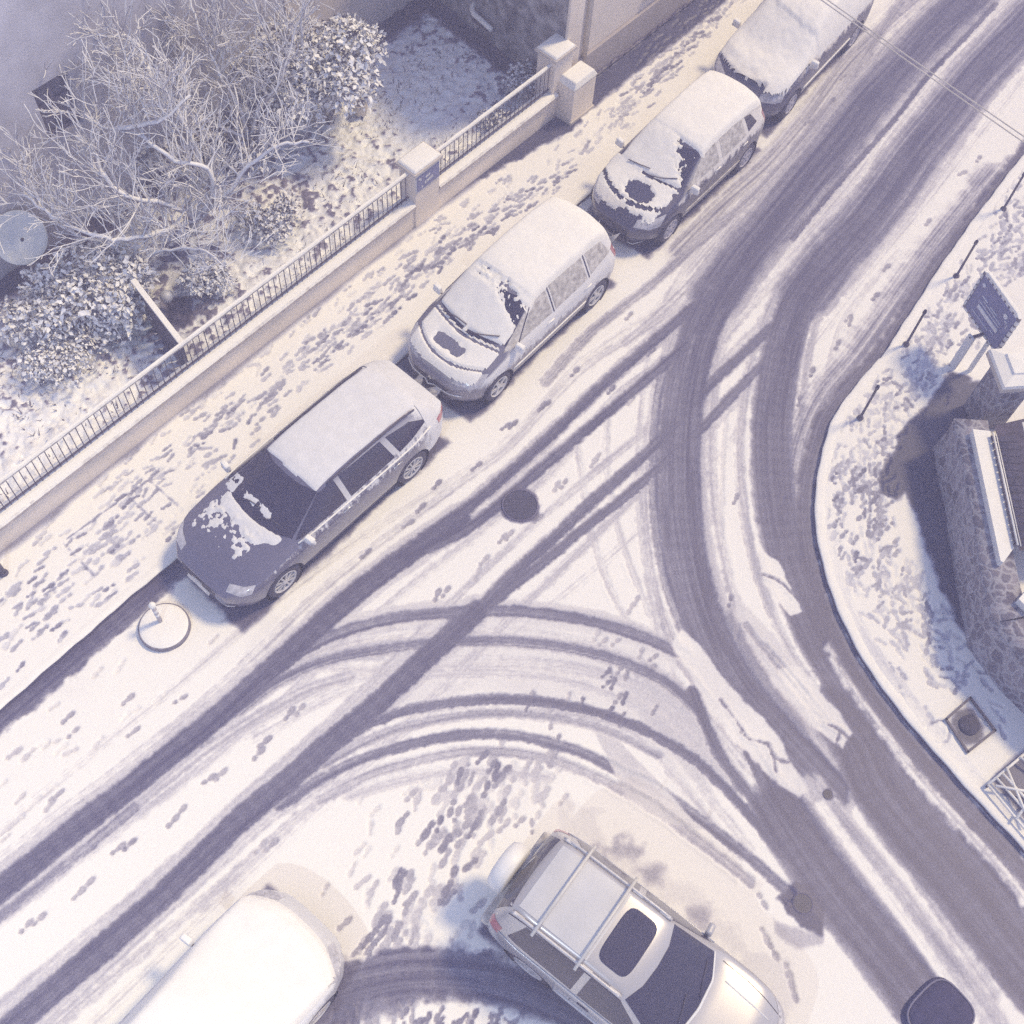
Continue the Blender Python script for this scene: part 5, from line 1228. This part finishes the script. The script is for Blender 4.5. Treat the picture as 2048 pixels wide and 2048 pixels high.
def sn(x, y, nz, z):
    n = N3(x, y, 5, 1); n2 = N3(x, y, 14, 2)
    if x > 2.1: return -.05
    if z > 1.335 and x < .34 - .05 * abs(y):           # roof
        return .020 + .005 * n - .045 * float(sstep(.50, .60, abs(y)))
    if x < -1.84: return .020 + .008 * n
    if x > 1.20 - .22 * abs(y) ** 1.6:                         # bonnet: band at the cowl, ragged leftovers
        e = 1.20 - .22 * abs(y) ** 1.6
        band = .030 * float(1 - sstep(e + .10, e + .30 + .12 * n, x)) * (1 - float(sstep(.50, .66, abs(y)))) * float(sstep(e, e + .03, x))
        pt = box_w(x, y, 1.25, 1.78 + .2 * n, -.66, .34, .06) * (n * .5 + n2 * .7 + .16 + .35 * (1.62 - x)) * .05
        return max(band - .006, pt - .007, -.02)
    if .2 < x and z > .9 and abs(y) < .8 and nz > .3:        # windscreen: a corner and a smear
        a = box_w(x, y, .82, 1.12, -.74, -.50, .05) + box_w(x, y, .93, 1.08, -.45, .28, .05) * float(n2 > -.25)
        return .012 * a - .006 + .008 * n2 * a
    return -.05
c1.snow(sn, m=mat('thin_snow', (.70, .70, .73), .85, .05, 6, .25, 40))

# --- silver people carrier
P_MPV = paint("silver_paint", (.20, .19, .25), fz=.60, fx=1.62, na=.20, metal=.35, rough=.4, coat=.4, frost=(.76, .75, .76))
M_FROST = mat("frosted_glass", (.50, .47, .46), .7, .35, 11, .3, 60, col2=(.70, .67, .65))
sp = dict(xr=-2.02, xf=2.08, w=.905, R=.32, axles=(1.35, -1.35), spokes=5, spw=(.05, .075), gap=.05, tumble=.34, lagf=.22, crown=.04,
          top=[(-2.1, .8), (-2.02, 1.15), (-1.86, 1.48), (-1.5, 1.59), (-.5, 1.625), (.15, 1.60), (.5, 1.52), (1.30, 1.06), (1.46, 1.0), (1.8, .90), (2.0, .76), (2.1, .58)],
          belt=[(-2.1, .85), (-1.7, .98), (-1, .99), (0, .97), (1.2, .93), (1.7, .80), (2.0, .66), (2.1, .55)],
          W=[(-2.1, .64), (-1.95, .80), (-1.7, .87), (-1, .90), (1.2, .90), (1.6, .875), (1.85, .78), (2.0, .64), (2.08, .48)])
c2 = Car('mpv', 'people_carrier', 'snow covered silver people carrier with frosted side windows, behind the dark estate car', 'car', sp, P_MPV, 'cars parked along the left kerb')
c2.patch('windscreen', [(1.06, .74, 1), (1.27, .4, 1), (1.34, 0, 1), (1.27, -.4, 1), (1.06, -.74, 1)], [(.30, .60, 1.5), (.44, .3, 1.5), (.48, 0, 1.5), (.44, -.3, 1.5), (.30, -.60, 1.5)], (0, 0, 1), M_GLASS, 26, 16)
c2.both('front_window', [(.78, .9, 1.01), (-.05, .9, 1.02)], [(.30, .7, 1.42), (-.03, .7, 1.49)], (0, 1, 0), M_FROST)
c2.both('vent_window', [(1.16, .9, 1.0), (.86, .9, 1.01)], [(.50, .7, 1.36), (.40, .7, 1.41)], (0, 1, 0), M_FROST, nu=8)
c2.both('rear_door_window', [(-.15, .9, 1.02), (-1.02, .9, 1.04)], [(-.13, .7, 1.49), (-.98, .7, 1.49)], (0, 1, 0), M_FROST)
c2.both('quarter_window', [(-1.14, .9, 1.06), (-1.72, .9, 1.12)], [(-1.10, .7, 1.48), (-1.55, .7, 1.42)], (0, 1, 0), M_FROST)
for sd in (1, -1):
    for xa, za, xb, zb in ((.83, 1.0, .36, 1.42), (-.10, 1.01, -.08, 1.49), (-1.08, 1.04, -1.04, 1.49)):
        c2.strip('window_pillar', [(xa + (xb - xa) * k / 5, sd * 1, za + (zb - za) * k / 5) for k in range(6)], (0, sd, 0), .014, M_BLACK, off=.0)
c2.both('headlight', [(2.0, .36, .62), (1.85, .70, .60), (1.72, .78, .62)], [(1.86, .42, .75), (1.60, .74, .82), (1.52, .78, .80)], (.6, .35, .8), M_LAMP, nu=12, nv=7)
gr = c2.patch('grille', [(2.15, -.34, .48), (2.15, .34, .48)], [(2.15, -.40, .58), (2.15, .40, .58)], (1, 0, .2), M_BLACK, nu=14, nv=5)
q = c2.hit((2.3, 0, .60), (1, 0, .1), .02); MB().lathe([(.045, 0), (.03, .012), (.001, .012)], 4, Matrix.Translation(q) @ Matrix.Rotation(rad(90), 4, 'Y') @ Matrix.Diagonal((1.4, 1, 1, 1))).build('emblem', M_CHROME, gr)
c2.patch('lower_grille', [(2.15, -.42, .28), (2.15, .42, .28)], [(2.15, -.42, .38), (2.15, .42, .38)], (1, 0, 0), M_BLACK, nu=12, nv=4)
c2.patch('number_plate', [(2.3, -.25, .38), (2.3, .25, .38)], [(2.3, -.25, .47), (2.3, .25, .47)], (1, 0, 0), M_PLATE, nu=6, nv=3, off=.014)
c2.strip('bumper_trim', [(2.2 - .3 * abs(y) ** 2, y, .47) for y in np.linspace(-.6, .6, 13)], (1, 0, .0), .014, M_SNOW)
c2.both('tail_light', [(-2.0, .62, .85), (-1.88, .80, .87)], [(-1.92, .60, 1.12), (-1.80, .76, 1.13)], (-.8, .6, .2), M_RED, nu=8, nv=5)
c2.mirror(.92, .88, 1.04, P_MPV)
for sd in (1, -1):
    c2.strip('door_moulding', [(x, sd * 1.0, .52) for x in np.linspace(1.0, -.98, 16)], (0, sd, 0), .016, M_SNOW)
    for x in (.12, -.92): c2.strip('door_handle', [(x, sd, .88), (x - .18, sd, .885)], (0, sd, 0), .014, M_SNOW)
for y, L_ in ((.05, .52), (-.50, .5)): c2.strip('wiper', [(1.30 - .15 * abs(y), y, 1.1), (1.22 - .1 * abs(y + .25), y + L_ * .5, 1.2), (1.20 - .3 * abs(y + L_), y + L_, 1.2)], (0, 0, 1), .011, M_BLACK, off=.05)
def sn(x, y, nz, z):
    n = N3(x, y, 4, 3); n2 = N3(x, y, 13, 4)
    if z < .70: return -.05
    ws = 1.30 - .26 * abs(y) ** 1.7
    if x < .30 - .05 * abs(y): return .05 + .006 * n - .05 * float(sstep(.58, .70, abs(y)))
    if x < ws:                                                  # windscreen
        g = .035 + .008 * n
        dk = float(1 - sstep(.08, .20, abs((x - .34) - .05 - .32 * max(0, (y + .1)) + .10 * n2)))      # slid open band under the roof edge
        g -= .05 * dk * float(sstep(-.68, -.35, y)) * (.55 + .9 * n2 + .35 * float(y > .1))
        g -= .05 * float(sstep(ws - .09, ws - .04, x)) * float(abs(y) > .04)
        return g - .05 * float(sstep(.66, .74, abs(y)))
    g = .028 + .006 * n                                          # bonnet
    dk = box_w(x, y, 1.50, 1.72, -.36, .28, .09) * (1.15 + .55 * n2)
    g -= .045 * dk
    e = 1.86 - .55 * abs(y) ** 2.2
    g -= .05 * float(1 - sstep(.012, .03, abs(x - e)))           # shut line of the bonnet
    g -= .05 * float(1 - sstep(.012, .03, abs(x - ws - .05)))
    g -= .05 * float(sstep(.70, .76, abs(y)))
    return g
c2.snow(sn)

# --- dark hatchback
P_HAT = paint("black_paint", (.065, .06, .11), fz=.80, fx=1.65, na=.24, metal=.25, rough=.35, coat=.7, frost=(.74, .71, .69))
sp = dict(xr=-1.90, xf=2.0, w=.85, R=.305, axles=(1.27, -1.24), spokes=8, spw=(.05, .06), gap=.05, tumble=.36, lagf=.2, rim=mat("snowy_rim", (.42, .40, .45), .6, .2, 9),
          top=[(-1.98, .78), (-1.9, 1.1), (-1.72, 1.36), (-1.4, 1.45), (-.5, 1.49), (.1, 1.46), (.42, 1.38), (1.14, 1.0), (1.30, .95), (1.7, .84), (1.92, .70), (2.02, .55)],
          belt=[(-1.98, .85), (-1.6, .97), (-1, .96), (0, .93), (1.05, .88), (1.6, .76), (1.92, .62), (2.02, .52)],
          W=[(-1.98, .60), (-1.85, .74), (-1.6, .82), (-1, .85), (1.1, .845), (1.5, .82), (1.75, .72), (1.92, .58), (2.0, .44)])
c3 = Car('hatch', 'hatchback', 'dark hatchback under snow with a round melted spot on its bonnet', 'car', sp, P_HAT, 'cars parked along the left kerb')
c3.patch('windscreen', [(.92, .68, 1), (1.10, .4, 1), (1.17, 0, 1), (1.10, -.4, 1), (.92, -.68, 1)], [(.24, .56, 1.4), (.38, .3, 1.4), (.41, 0, 1.4), (.38, -.3, 1.4), (.24, -.56, 1.4)], (0, 0, 1), M_GLASS, 26, 16)
c3.both('front_window', [(.80, .9, .97), (-.15, .9, .98)], [(.26, .7, 1.31), (-.12, .7, 1.36)], (0, 1, 0), M_FROST)
c3.both('rear_door_window', [(-.26, .9, .98), (-1.02, .9, 1.01)], [(-.24, .7, 1.36), (-.95, .7, 1.35)], (0, 1, 0), M_FROST)
c3.both('quarter_window', [(-1.12, .9, 1.03), (-1.42, .9, 1.07)], [(-1.05, .7, 1.34), (-1.25, .7, 1.30)], (0, 1, 0), M_GLASS, nu=8)
c3.both('headlight', [(1.95, .40, .58), (1.80, .66, .58), (1.60, .76, .60)], [(1.84, .40, .70), (1.62, .66, .75), (1.42, .74, .77)], (.6, .4, .8), M_LAMP, nu=12, nv=7)
gr = c3.patch('grille', [(2.1, -.34, .42), (2.1, .34, .42)], [(2.1, -.38, .52), (2.1, .38, .52)], (1, 0, .2), M_BLACK, nu=14, nv=5)
c3.patch('lower_grille', [(2.1, -.40, .26), (2.1, .40, .26)], [(2.1, -.40, .33), (2.1, .40, .33)], (1, 0, 0), M_BLACK, nu=12, nv=4)
c3.patch('number_plate', [(2.3, -.24, .335), (2.3, .24, .335)], [(2.3, -.24, .425), (2.3, .24, .425)], (1, 0, 0), M_PLATE, nu=6, nv=3, off=.014)
c3.strip('bumper_trim', [(2.1 - .3 * abs(y) ** 2, y, .27) for y in np.linspace(-.6, .6, 13)], (1, 0, .0), .010, M_CHROME)
c3.both('tail_light', [(-1.88, .60, .82), (-1.76, .76, .84)], [(-1.82, .58, 1.12), (-1.66, .72, 1.12)], (-.8, .6, .2), M_RED, nu=8, nv=5)
c3.mirror(.78, .83, .99, P_HAT)
for sd in (1, -1):
    c3.strip('door_moulding', [(x, sd * 1.0, .50) for x in np.linspace(.9, -.9, 16)], (0, sd, 0), .014, M_FROST)
    for x in (.0, -.9): c3.strip('door_handle', [(x, sd, .86), (x - .16, sd, .865)], (0, sd, 0), .012, M_SNOW)
for y, L_ in ((.02, .5), (-.46, .46)): c3.strip('wiper', [(1.12 - .15 * abs(y), y, 1.1), (1.06 - .1 * abs(y + .22), y + L_ * .5, 1.2), (1.0 - .25 * abs(y + L_), y + L_, 1.2)], (0, 0, 1), .010, M_BLACK, off=.05)
def sn(x, y, nz, z):
    n = N3(x, y, 4, 6); n2 = N3(x, y, 13, 7)
    if z < .66: return -.05
    ws = 1.13 - .26 * abs(y) ** 1.7
    if x < .26 - .06 * abs(y): return .05 + .006 * n - .05 * float(sstep(.55, .66, abs(y)))
    if x < ws:
        g = .04 + .010 * n
        dk = float(sstep(-.10, .12, (y - .30) * .9 - (x - .56) * .95 + .16 * n2)) * float(sstep(.26, .34, x))
        g -= .09 * dk * (.75 + .5 * n2)
        g -= .05 * float(sstep(ws - .07, ws - .03, x)) * float(y > -.1)
        return g - .06 * float(sstep(.62, .70, abs(y)))
    g = .026 + .007 * n
    d = math.hypot((x - 1.44) / .20, (y - .10) / .30); g -= .06 * float(1 - sstep(.75, 1.15, d + .22 * n2))
    e = 1.72 - .55 * abs(y) ** 2.0
    g -= .06 * float(1 - sstep(.02, .05, abs(x - e))) * float(n2 > -.2)
    g -= .07 * float(sstep(1.76, 1.90, x + .1 * n2 - .10 * float(y < 0)))
    g -= .05 * float(sstep(.60, .70, abs(y) + .06 * n2)) * float(y > 0)
    return g
c3.snow(sn)

# --- snowed in car at the top edge
P_WAG = paint("grey_paint", (.10, .095, .155), fz=.86, fx=1.9, na=.2, metal=.25, rough=.4, coat=.5, frost=(.74, .70, .66))
sp = dict(xr=-2.15, xf=2.10, w=.89, R=.31, axles=(1.32, -1.32), spokes=7, spw=(.05, .07), gap=.045, tumble=.34, lagf=.2, rim=MATS["snowy_rim"],
          top=[(-2.2, .8), (-2.1, 1.15), (-1.95, 1.44), (-1.6, 1.54), (-.5, 1.58), (.1, 1.55), (.42, 1.47), (1.2, 1.05), (1.4, 1.0), (1.8, .92), (2.02, .78), (2.12, .6)],
          belt=[(-2.2, .85), (-1.8, .98), (-1, .98), (0, .96), (1.1, .92), (1.7, .82), (2.02, .68), (2.12, .55)],
          W=[(-2.2, .66), (-2.05, .80), (-1.8, .86), (-1, .885), (1.2, .885), (1.6, .865), (1.85, .78), (2.02, .64), (2.1, .5)])
c4 = Car('wagon', 'snowed_in_car', 'car buried under a thick blanket of snow, topmost of the parked row', 'car', sp, P_WAG, 'cars parked along the left kerb')
c4.both('front_window', [(.9, .9, 1.0), (-.1, .9, 1.01)], [(.3, .7, 1.38), (-.08, .7, 1.43)], (0, 1, 0), M_FROST)
c4.both('rear_door_window', [(-.22, .9, 1.01), (-1.1, .9, 1.04)], [(-.2, .7, 1.43), (-1.0, .7, 1.42)], (0, 1, 0), M_FROST)
c4.both('headlight', [(2.05, .40, .60), (1.90, .70, .60), (1.75, .80, .62)], [(1.95, .42, .74), (1.72, .70, .79), (1.62, .78, .80)], (.6, .4, .8), M_LAMP, nu=10, nv=6)
c4.patch('grille', [(2.2, -.36, .46), (2.2, .36, .46)], [(2.2, -.40, .60), (2.2, .40, .60)], (1, 0, .2), M_BLACK, nu=12, nv=5)
c4.patch('number_plate', [(2.4, -.25, .34), (2.4, .25, .34)], [(2.4, -.25, .44), (2.4, .25, .44)], (1, 0, 0), M_PLATE, nu=6, nv=3, off=.014)
c4.both('tail_light', [(-2.1, .62, .85), (-1.98, .80, .87)], [(-2.02, .60, 1.1), (-1.90, .76, 1.1)], (-.8, .6, .2), M_RED, nu=8, nv=5)
c4.mirror(.86, .87, 1.02, P_WAG)
for sd in (1, -1): c4.strip('door_moulding', [(x, sd * 1.0, .50) for x in np.linspace(.98, -.96, 16)], (0, sd, 0), .018, M_SNOW)
def sn(x, y, nz, z):
    n = N3(x, y, 2.6, 9); n2 = N3(x, y, 8, 10)
    if z < .72: return -.05
    g = .10 + .018 * n + .006 * n2
    r = .42 + .05 * n2 + .14 * math.sin(y * 2.2 + .6)
    g += .035 * (1 - float(sstep(r - .015, r + .03, x)))                     # the roof slab has slid forward a little
    e = 1.93 - .5 * abs(y) ** 2.4
    g -= .14 * float(sstep(e - .02, e + .03, x)) * float(y < .45)
    g -= .04 * float(sstep(e - .30, e - .1, x)) * float(sstep(.3, 0, y))
    return g - .10 * float(sstep(.78, .86, abs(y)))
c4.snow(sn, .03)

# --- white car, lower left corner
P_WHI = paint("white_paint", (.62, .62, .64), fz=.70, fx=2.2, na=.2, metal=.0, rough=.4, coat=.5, frost=(.80, .80, .82))
sp = dict(xr=-2.1, xf=2.08, w=.90, R=.31, axles=(1.3, -1.3), spokes=5, spw=(.05, .07), gap=.05, tumble=.34, lagf=.2,
          top=[(-2.2, .8), (-2.1, 1.15), (-1.95, 1.44), (-1.6, 1.52), (-.5, 1.56), (.1, 1.53), (.42, 1.45), (1.2, 1.08), (1.4, 1.03), (1.8, .95), (2.0, .82), (2.1, .62)],
          belt=[(-2.2, .85), (-1.8, .98), (-1, .98), (0, .96), (1.1, .94), (1.7, .85), (2.0, .70), (2.1, .56)],
          W=[(-2.2, .66), (-2.05, .80), (-1.8, .87), (-1, .895), (1.2, .895), (1.6, .88), (1.85, .80), (2.0, .68), (2.08, .52)])
c5 = Car('white', 'snow_covered_car', 'white car smoothly covered with snow, cut by the lower left edge', 'car', sp, P_WHI)
c5.both('front_window', [(.9, .9, 1.0), (-.1, .9, 1.01)], [(.3, .7, 1.38), (-.08, .7, 1.42)], (0, 1, 0), M_FROST)
c5.both('rear_door_window', [(-.22, .9, 1.01), (-1.1, .9, 1.04)], [(-.2, .7, 1.42), (-1.0, .7, 1.41)], (0, 1, 0), M_FROST)
c5.both('headlight', [(2.02, .42, .62), (1.88, .72, .62), (1.74, .82, .64)], [(1.94, .44, .78), (1.72, .72, .83), (1.62, .80, .84)], (.6, .4, .8), M_LAMP, nu=10, nv=6)
c5.mirror(.84, .89, 1.02, P_WHI)
def sn(x, y, nz, z):
    n = N3(x, y, 2.2, 12); n2 = N3(x, y, 9, 13)
    if z < .74: return -.05
    g = .075 + .010 * n + .003 * n2
    e = 1.98 - .42 * abs(y) ** 2.6
    g -= .10 * float(sstep(e - .06, e + .03, x)); g -= .012 * float(1 - sstep(.03, .07, abs(x - e + .09)))
    return g - .09 * float(sstep(.80, .87, abs(y)))
c5.snow(sn, .03)

# --- silver off-roader seen from above
P_SUV = paint("champagne_paint", (.50, .485, .50), fz=9, fx=9, metal=.30, rough=.32, coat=.5)
sp = dict(xr=-1.86, xf=2.05, w=.86, R=.345, axles=(1.18, -1.12), spokes=5, spw=(.06, .08), gap=.06, tumble=.36, lagf=.10, lagr=.04, crown=.03, shoulder=.97,
          top=[(-1.95, 1.0), (-1.88, 1.2), (-1.76, 1.58), (-1.6, 1.66), (-.6, 1.69), (-.05, 1.675), (.14, 1.62), (.82, 1.12), (1.0, 1.07), (1.6, 1.01), (1.86, .92), (2.0, .78), (2.08, .62)],
          belt=[(-1.95, 1.0), (-1.5, 1.05), (0, 1.03), (.8, 1.0), (1.5, .94), (1.86, .84), (2.0, .70), (2.08, .56)],
          W=[(-1.95, .72), (-1.8, .81), (-1.4, .855), (0, .86), (1.3, .86), (1.6, .83), (1.85, .74), (2.0, .60), (2.06, .46)])
c6 = Car('suv', 'off_roader', 'silver off-roader with sunroof, two roof bars and covered spare wheel', 'car', sp, P_SUV)
c6.patch('windscreen', [(.70, .70, 1), (.86, .4, 1), (.90, 0, 1), (.86, -.4, 1), (.70, -.70, 1)], [(.08, .56, 1.6), (.17, .3, 1.6), (.19, 0, 1.6), (.17, -.3, 1.6), (.08, -.56, 1.6)], (0, 0, 1), M_GLASS, 26, 16)
c6.patch('windscreen_edge', [(.72, .71, 1), (.89, .4, 1), (.935, 0, 1), (.89, -.4, 1), (.72, -.71, 1)], [(.70, .70, 1), (.865, .4, 1), (.905, 0, 1), (.865, -.4, 1), (.70, -.70, 1)], (0, 0, 1), M_WHITE, 26, 3, off=.008)
c6.both('front_window', [(.62, .9, 1.08), (-.42, .9, 1.08)], [(.04, .7, 1.53), (-.40, .7, 1.56)], (0, 1, 0), M_GLASS)
c6.both('rear_side_window', [(-.52, .9, 1.09), (-1.55, .9, 1.12)], [(-.50, .7, 1.56), (-1.40, .7, 1.52)], (0, 1, 0), M_GLASS)
c6.patch('rear_window', [(-2.0, .60, 1.18), (-2.0, -.60, 1.18)], [(-1.7, .53, 1.55), (-1.7, -.53, 1.55)], (-1, 0, .35), M_GLASS, 16, 8)
sr = [(-.06 - r_, y) for r_, y in ((0, .34), (0, -.34))]
MB().lathe([(.001, .006), (.44, .006), (.46, -.03)], 40, Matrix.Translation(c6.hit((-.30, 0, 2), (0, 0, 1), .004)) @ Matrix.Diagonal((1, 1, 1, 1))).v
v = []; n = 48; zt = c6.hit((-.27, 0, 2), (0, 0, 1), 0).z
for (k_, dz) in ((1.0, -.03), (1.0, .004), (.94, .008)):
    for k in range(n):
        a = 2 * math.pi * k / n; ca, sa = math.cos(a), math.sin(a); q = (abs(ca) ** 5 + abs(sa) ** 5) ** (-1 / 5)
        x, y = -.27 + .235 * ca * q * k_, .40 * sa * q * k_; v.append((x, y, c6.hit((x, y, 2), (0, 0, 1), 0).z + .004 + dz))
f = [((i * n + k), i * n + (k + 1) % n, (i + 1) * n + (k + 1) % n, (i + 1) * n + k) for i in range(2) for k in range(n)] + [tuple(range(2 * n, 3 * n))]
mesh_obj('sunroof', v, f, M_GLASS, c6.t)
rp_ = MB()
c6.patch('roof_panel', [(-.56, .50, 2), (-.56, -.50, 2)], [(-1.62, .48, 2), (-1.62, -.48, 2)], (0, 0, 1), mat('pale_roof_sheet', (.56, .56, .59), .35, .06, 2.5, coat=.4), 14, 14, off=.006)
for sd in (1, -1):
    c6.strip('roof_rail', [(x, sd * .555, 2) for x in np.linspace(.02, -1.66, 16)], (0, 0, 1), .020, M_RIM, off=.035)
    for x in (-.08, -.50, -1.55):
        MB().box((*c6.hit((x, sd * .56, 2), (0, 0, 1), .02),), (.17, .05, .05)).build('rail_foot', M_RIM, c6.t, bevel=.015)
    c6.strip('gutter', [(x, sd * .60, 2) for x in np.linspace(.05, -1.68, 16)], (0, 0, 1), .010, M_BLACK, off=.0)
for x in (-.62, -1.28):
    z = c6.hit((x, .5, 2), (0, 0, 1), 0).z + .10
    MB().tube([(x, -.70, z), (x, 0, z + .015), (x, .70, z)], .022, 8).build('cross_bar', mat('white_bar', (.60, .585, .57), .4, .06, 6), c6.t, True)
# spare wheel in its cover
Ms = Matrix.Translation((-1.985, -.05, .98)) @ Matrix.Rotation(rad(-90), 4, 'Y')
sw = MB().lathe([(.001, .20), (.22, .24), (.31, .22), (.36, .14), (.365, .0), (.33, -.03), (.001, -.03)], 40, Ms).build('spare_wheel', mat('white_cover', (.80, .79, .79), .5, .05, 3), c6.t, True)
MB().lathe([(.352, .02), (.356, .04), (.352, .06)], 40, Ms).build('rim_band', M_RIM, sw, True)
c6.both('tail_light', [(-1.9, .70, .98), (-1.72, .84, .98)], [(-1.86, .68, 1.16), (-1.70, .80, 1.16)], (-.7, .7, .3), M_RED, nu=8, nv=6)
c6.both('headlight', [(2.0, .40, .66), (1.86, .68, .66), (1.72, .78, .68)], [(1.90, .40, .84), (1.74, .66, .86), (1.62, .74, .87)], (.6, .4, .8), M_LAMP, nu=10, nv=6)
c6.patch('grille', [(2.2, -.34, .56), (2.2, .34, .56)], [(2.2, -.36, .74), (2.2, .36, .74)], (1, 0, .2), M_BLACK, nu=12, nv=5)
c6.patch('number_plate', [(2.4, -.25, .38), (2.4, .25, .38)], [(2.4, -.25, .48), (2.4, .25, .48)], (1, 0, 0), M_PLATE, nu=6, nv=3, off=.014)
MB().box((-1.93, 0, .50), (.16, 1.5, .20)).build('rear_bumper', M_FROST, c6.t, bevel=.05)
for sd in (1, -1):
    c6.strip('bonnet_crease', [(x, sd * (.50 - .05 * (x - 1)), 2) for x in np.linspace(1.02, 1.72, 10)], (0, 0, 1), .011, M_WHITE, off=.0)
    c6.strip('bonnet_gap', [(x, sd * (.69 - .16 * max(0, x - 1.2) ** 1.4), 2) for x in np.linspace(.86, 1.92, 14)], (0, 0, 1), .006, M_UNDER, off=.0)
    c6.strip('door_gap', [(-.46, sd, .5), (-.46, sd, .8), (-.46, sd, 1.04)], (0, sd, 0), .006, M_UNDER, off=.0)
    c6.strip('belt_trim', [(x, sd, 1.035) for x in np.linspace(.65, -1.7, 16)], (0, sd, 0), .010, M_CHROME)
    c6.strip('side_moulding', [(x, sd, .60) for x in np.linspace(.75, -.7, 12)], (0, sd, 0), .028, M_RIM)
    c6.strip('door_handle', [(-.18, sd, .90), (-.36, sd, .905)], (0, sd, 0), .014, M_BLACK)
c6.mirror(.52, .86, 1.10, P_SUV, False)
for y in (.1, -.42): c6.strip('wiper', [(.87 - .1 * abs(y), y, 1.2), (.76, y + .22, 1.2), (.68, y + .44, 1.2)], (0, 0, 1), .008, M_BLACK, off=.014)
c6.strip('rear_wiper', [(-2, 0, 1.2), (-2, .12, 1.30), (-2, .2, 1.38)], (-1, 0, .3), .008, M_RIM, off=.012)
c6.both('fender_flare', [(1.60, .9, .42), (1.50, .9, .62)], [(1.64, .9, .45), (1.53, .9, .65)], (0, 1, 0), P_SUV, nu=5, nv=3)
print("cars done")

# ------------------------------------------------------------------ haze box added to lift and tint the dark tones
hz = MB().box((0, 0, 9.0), (140, 140, 20.4)).build('haze'); struct(hz, 'stuff')
hm_ = bpy.data.materials.new('haze_veil'); hm_.use_nodes = True; hn = hm_.node_tree; hn.nodes.clear()
pv = hn.nodes.new('ShaderNodeVolumePrincipled'); pv.inputs['Color'].default_value = (.70, .67, 1.0, 1); pv.inputs['Density'].default_value = HAZE; pv.inputs['Anisotropy'].default_value = 0.0
ho_ = hn.nodes.new('ShaderNodeOutputMaterial'); hn.links.new(pv.outputs[0], ho_.inputs['Volume']); hz.data.materials.append(hm_)
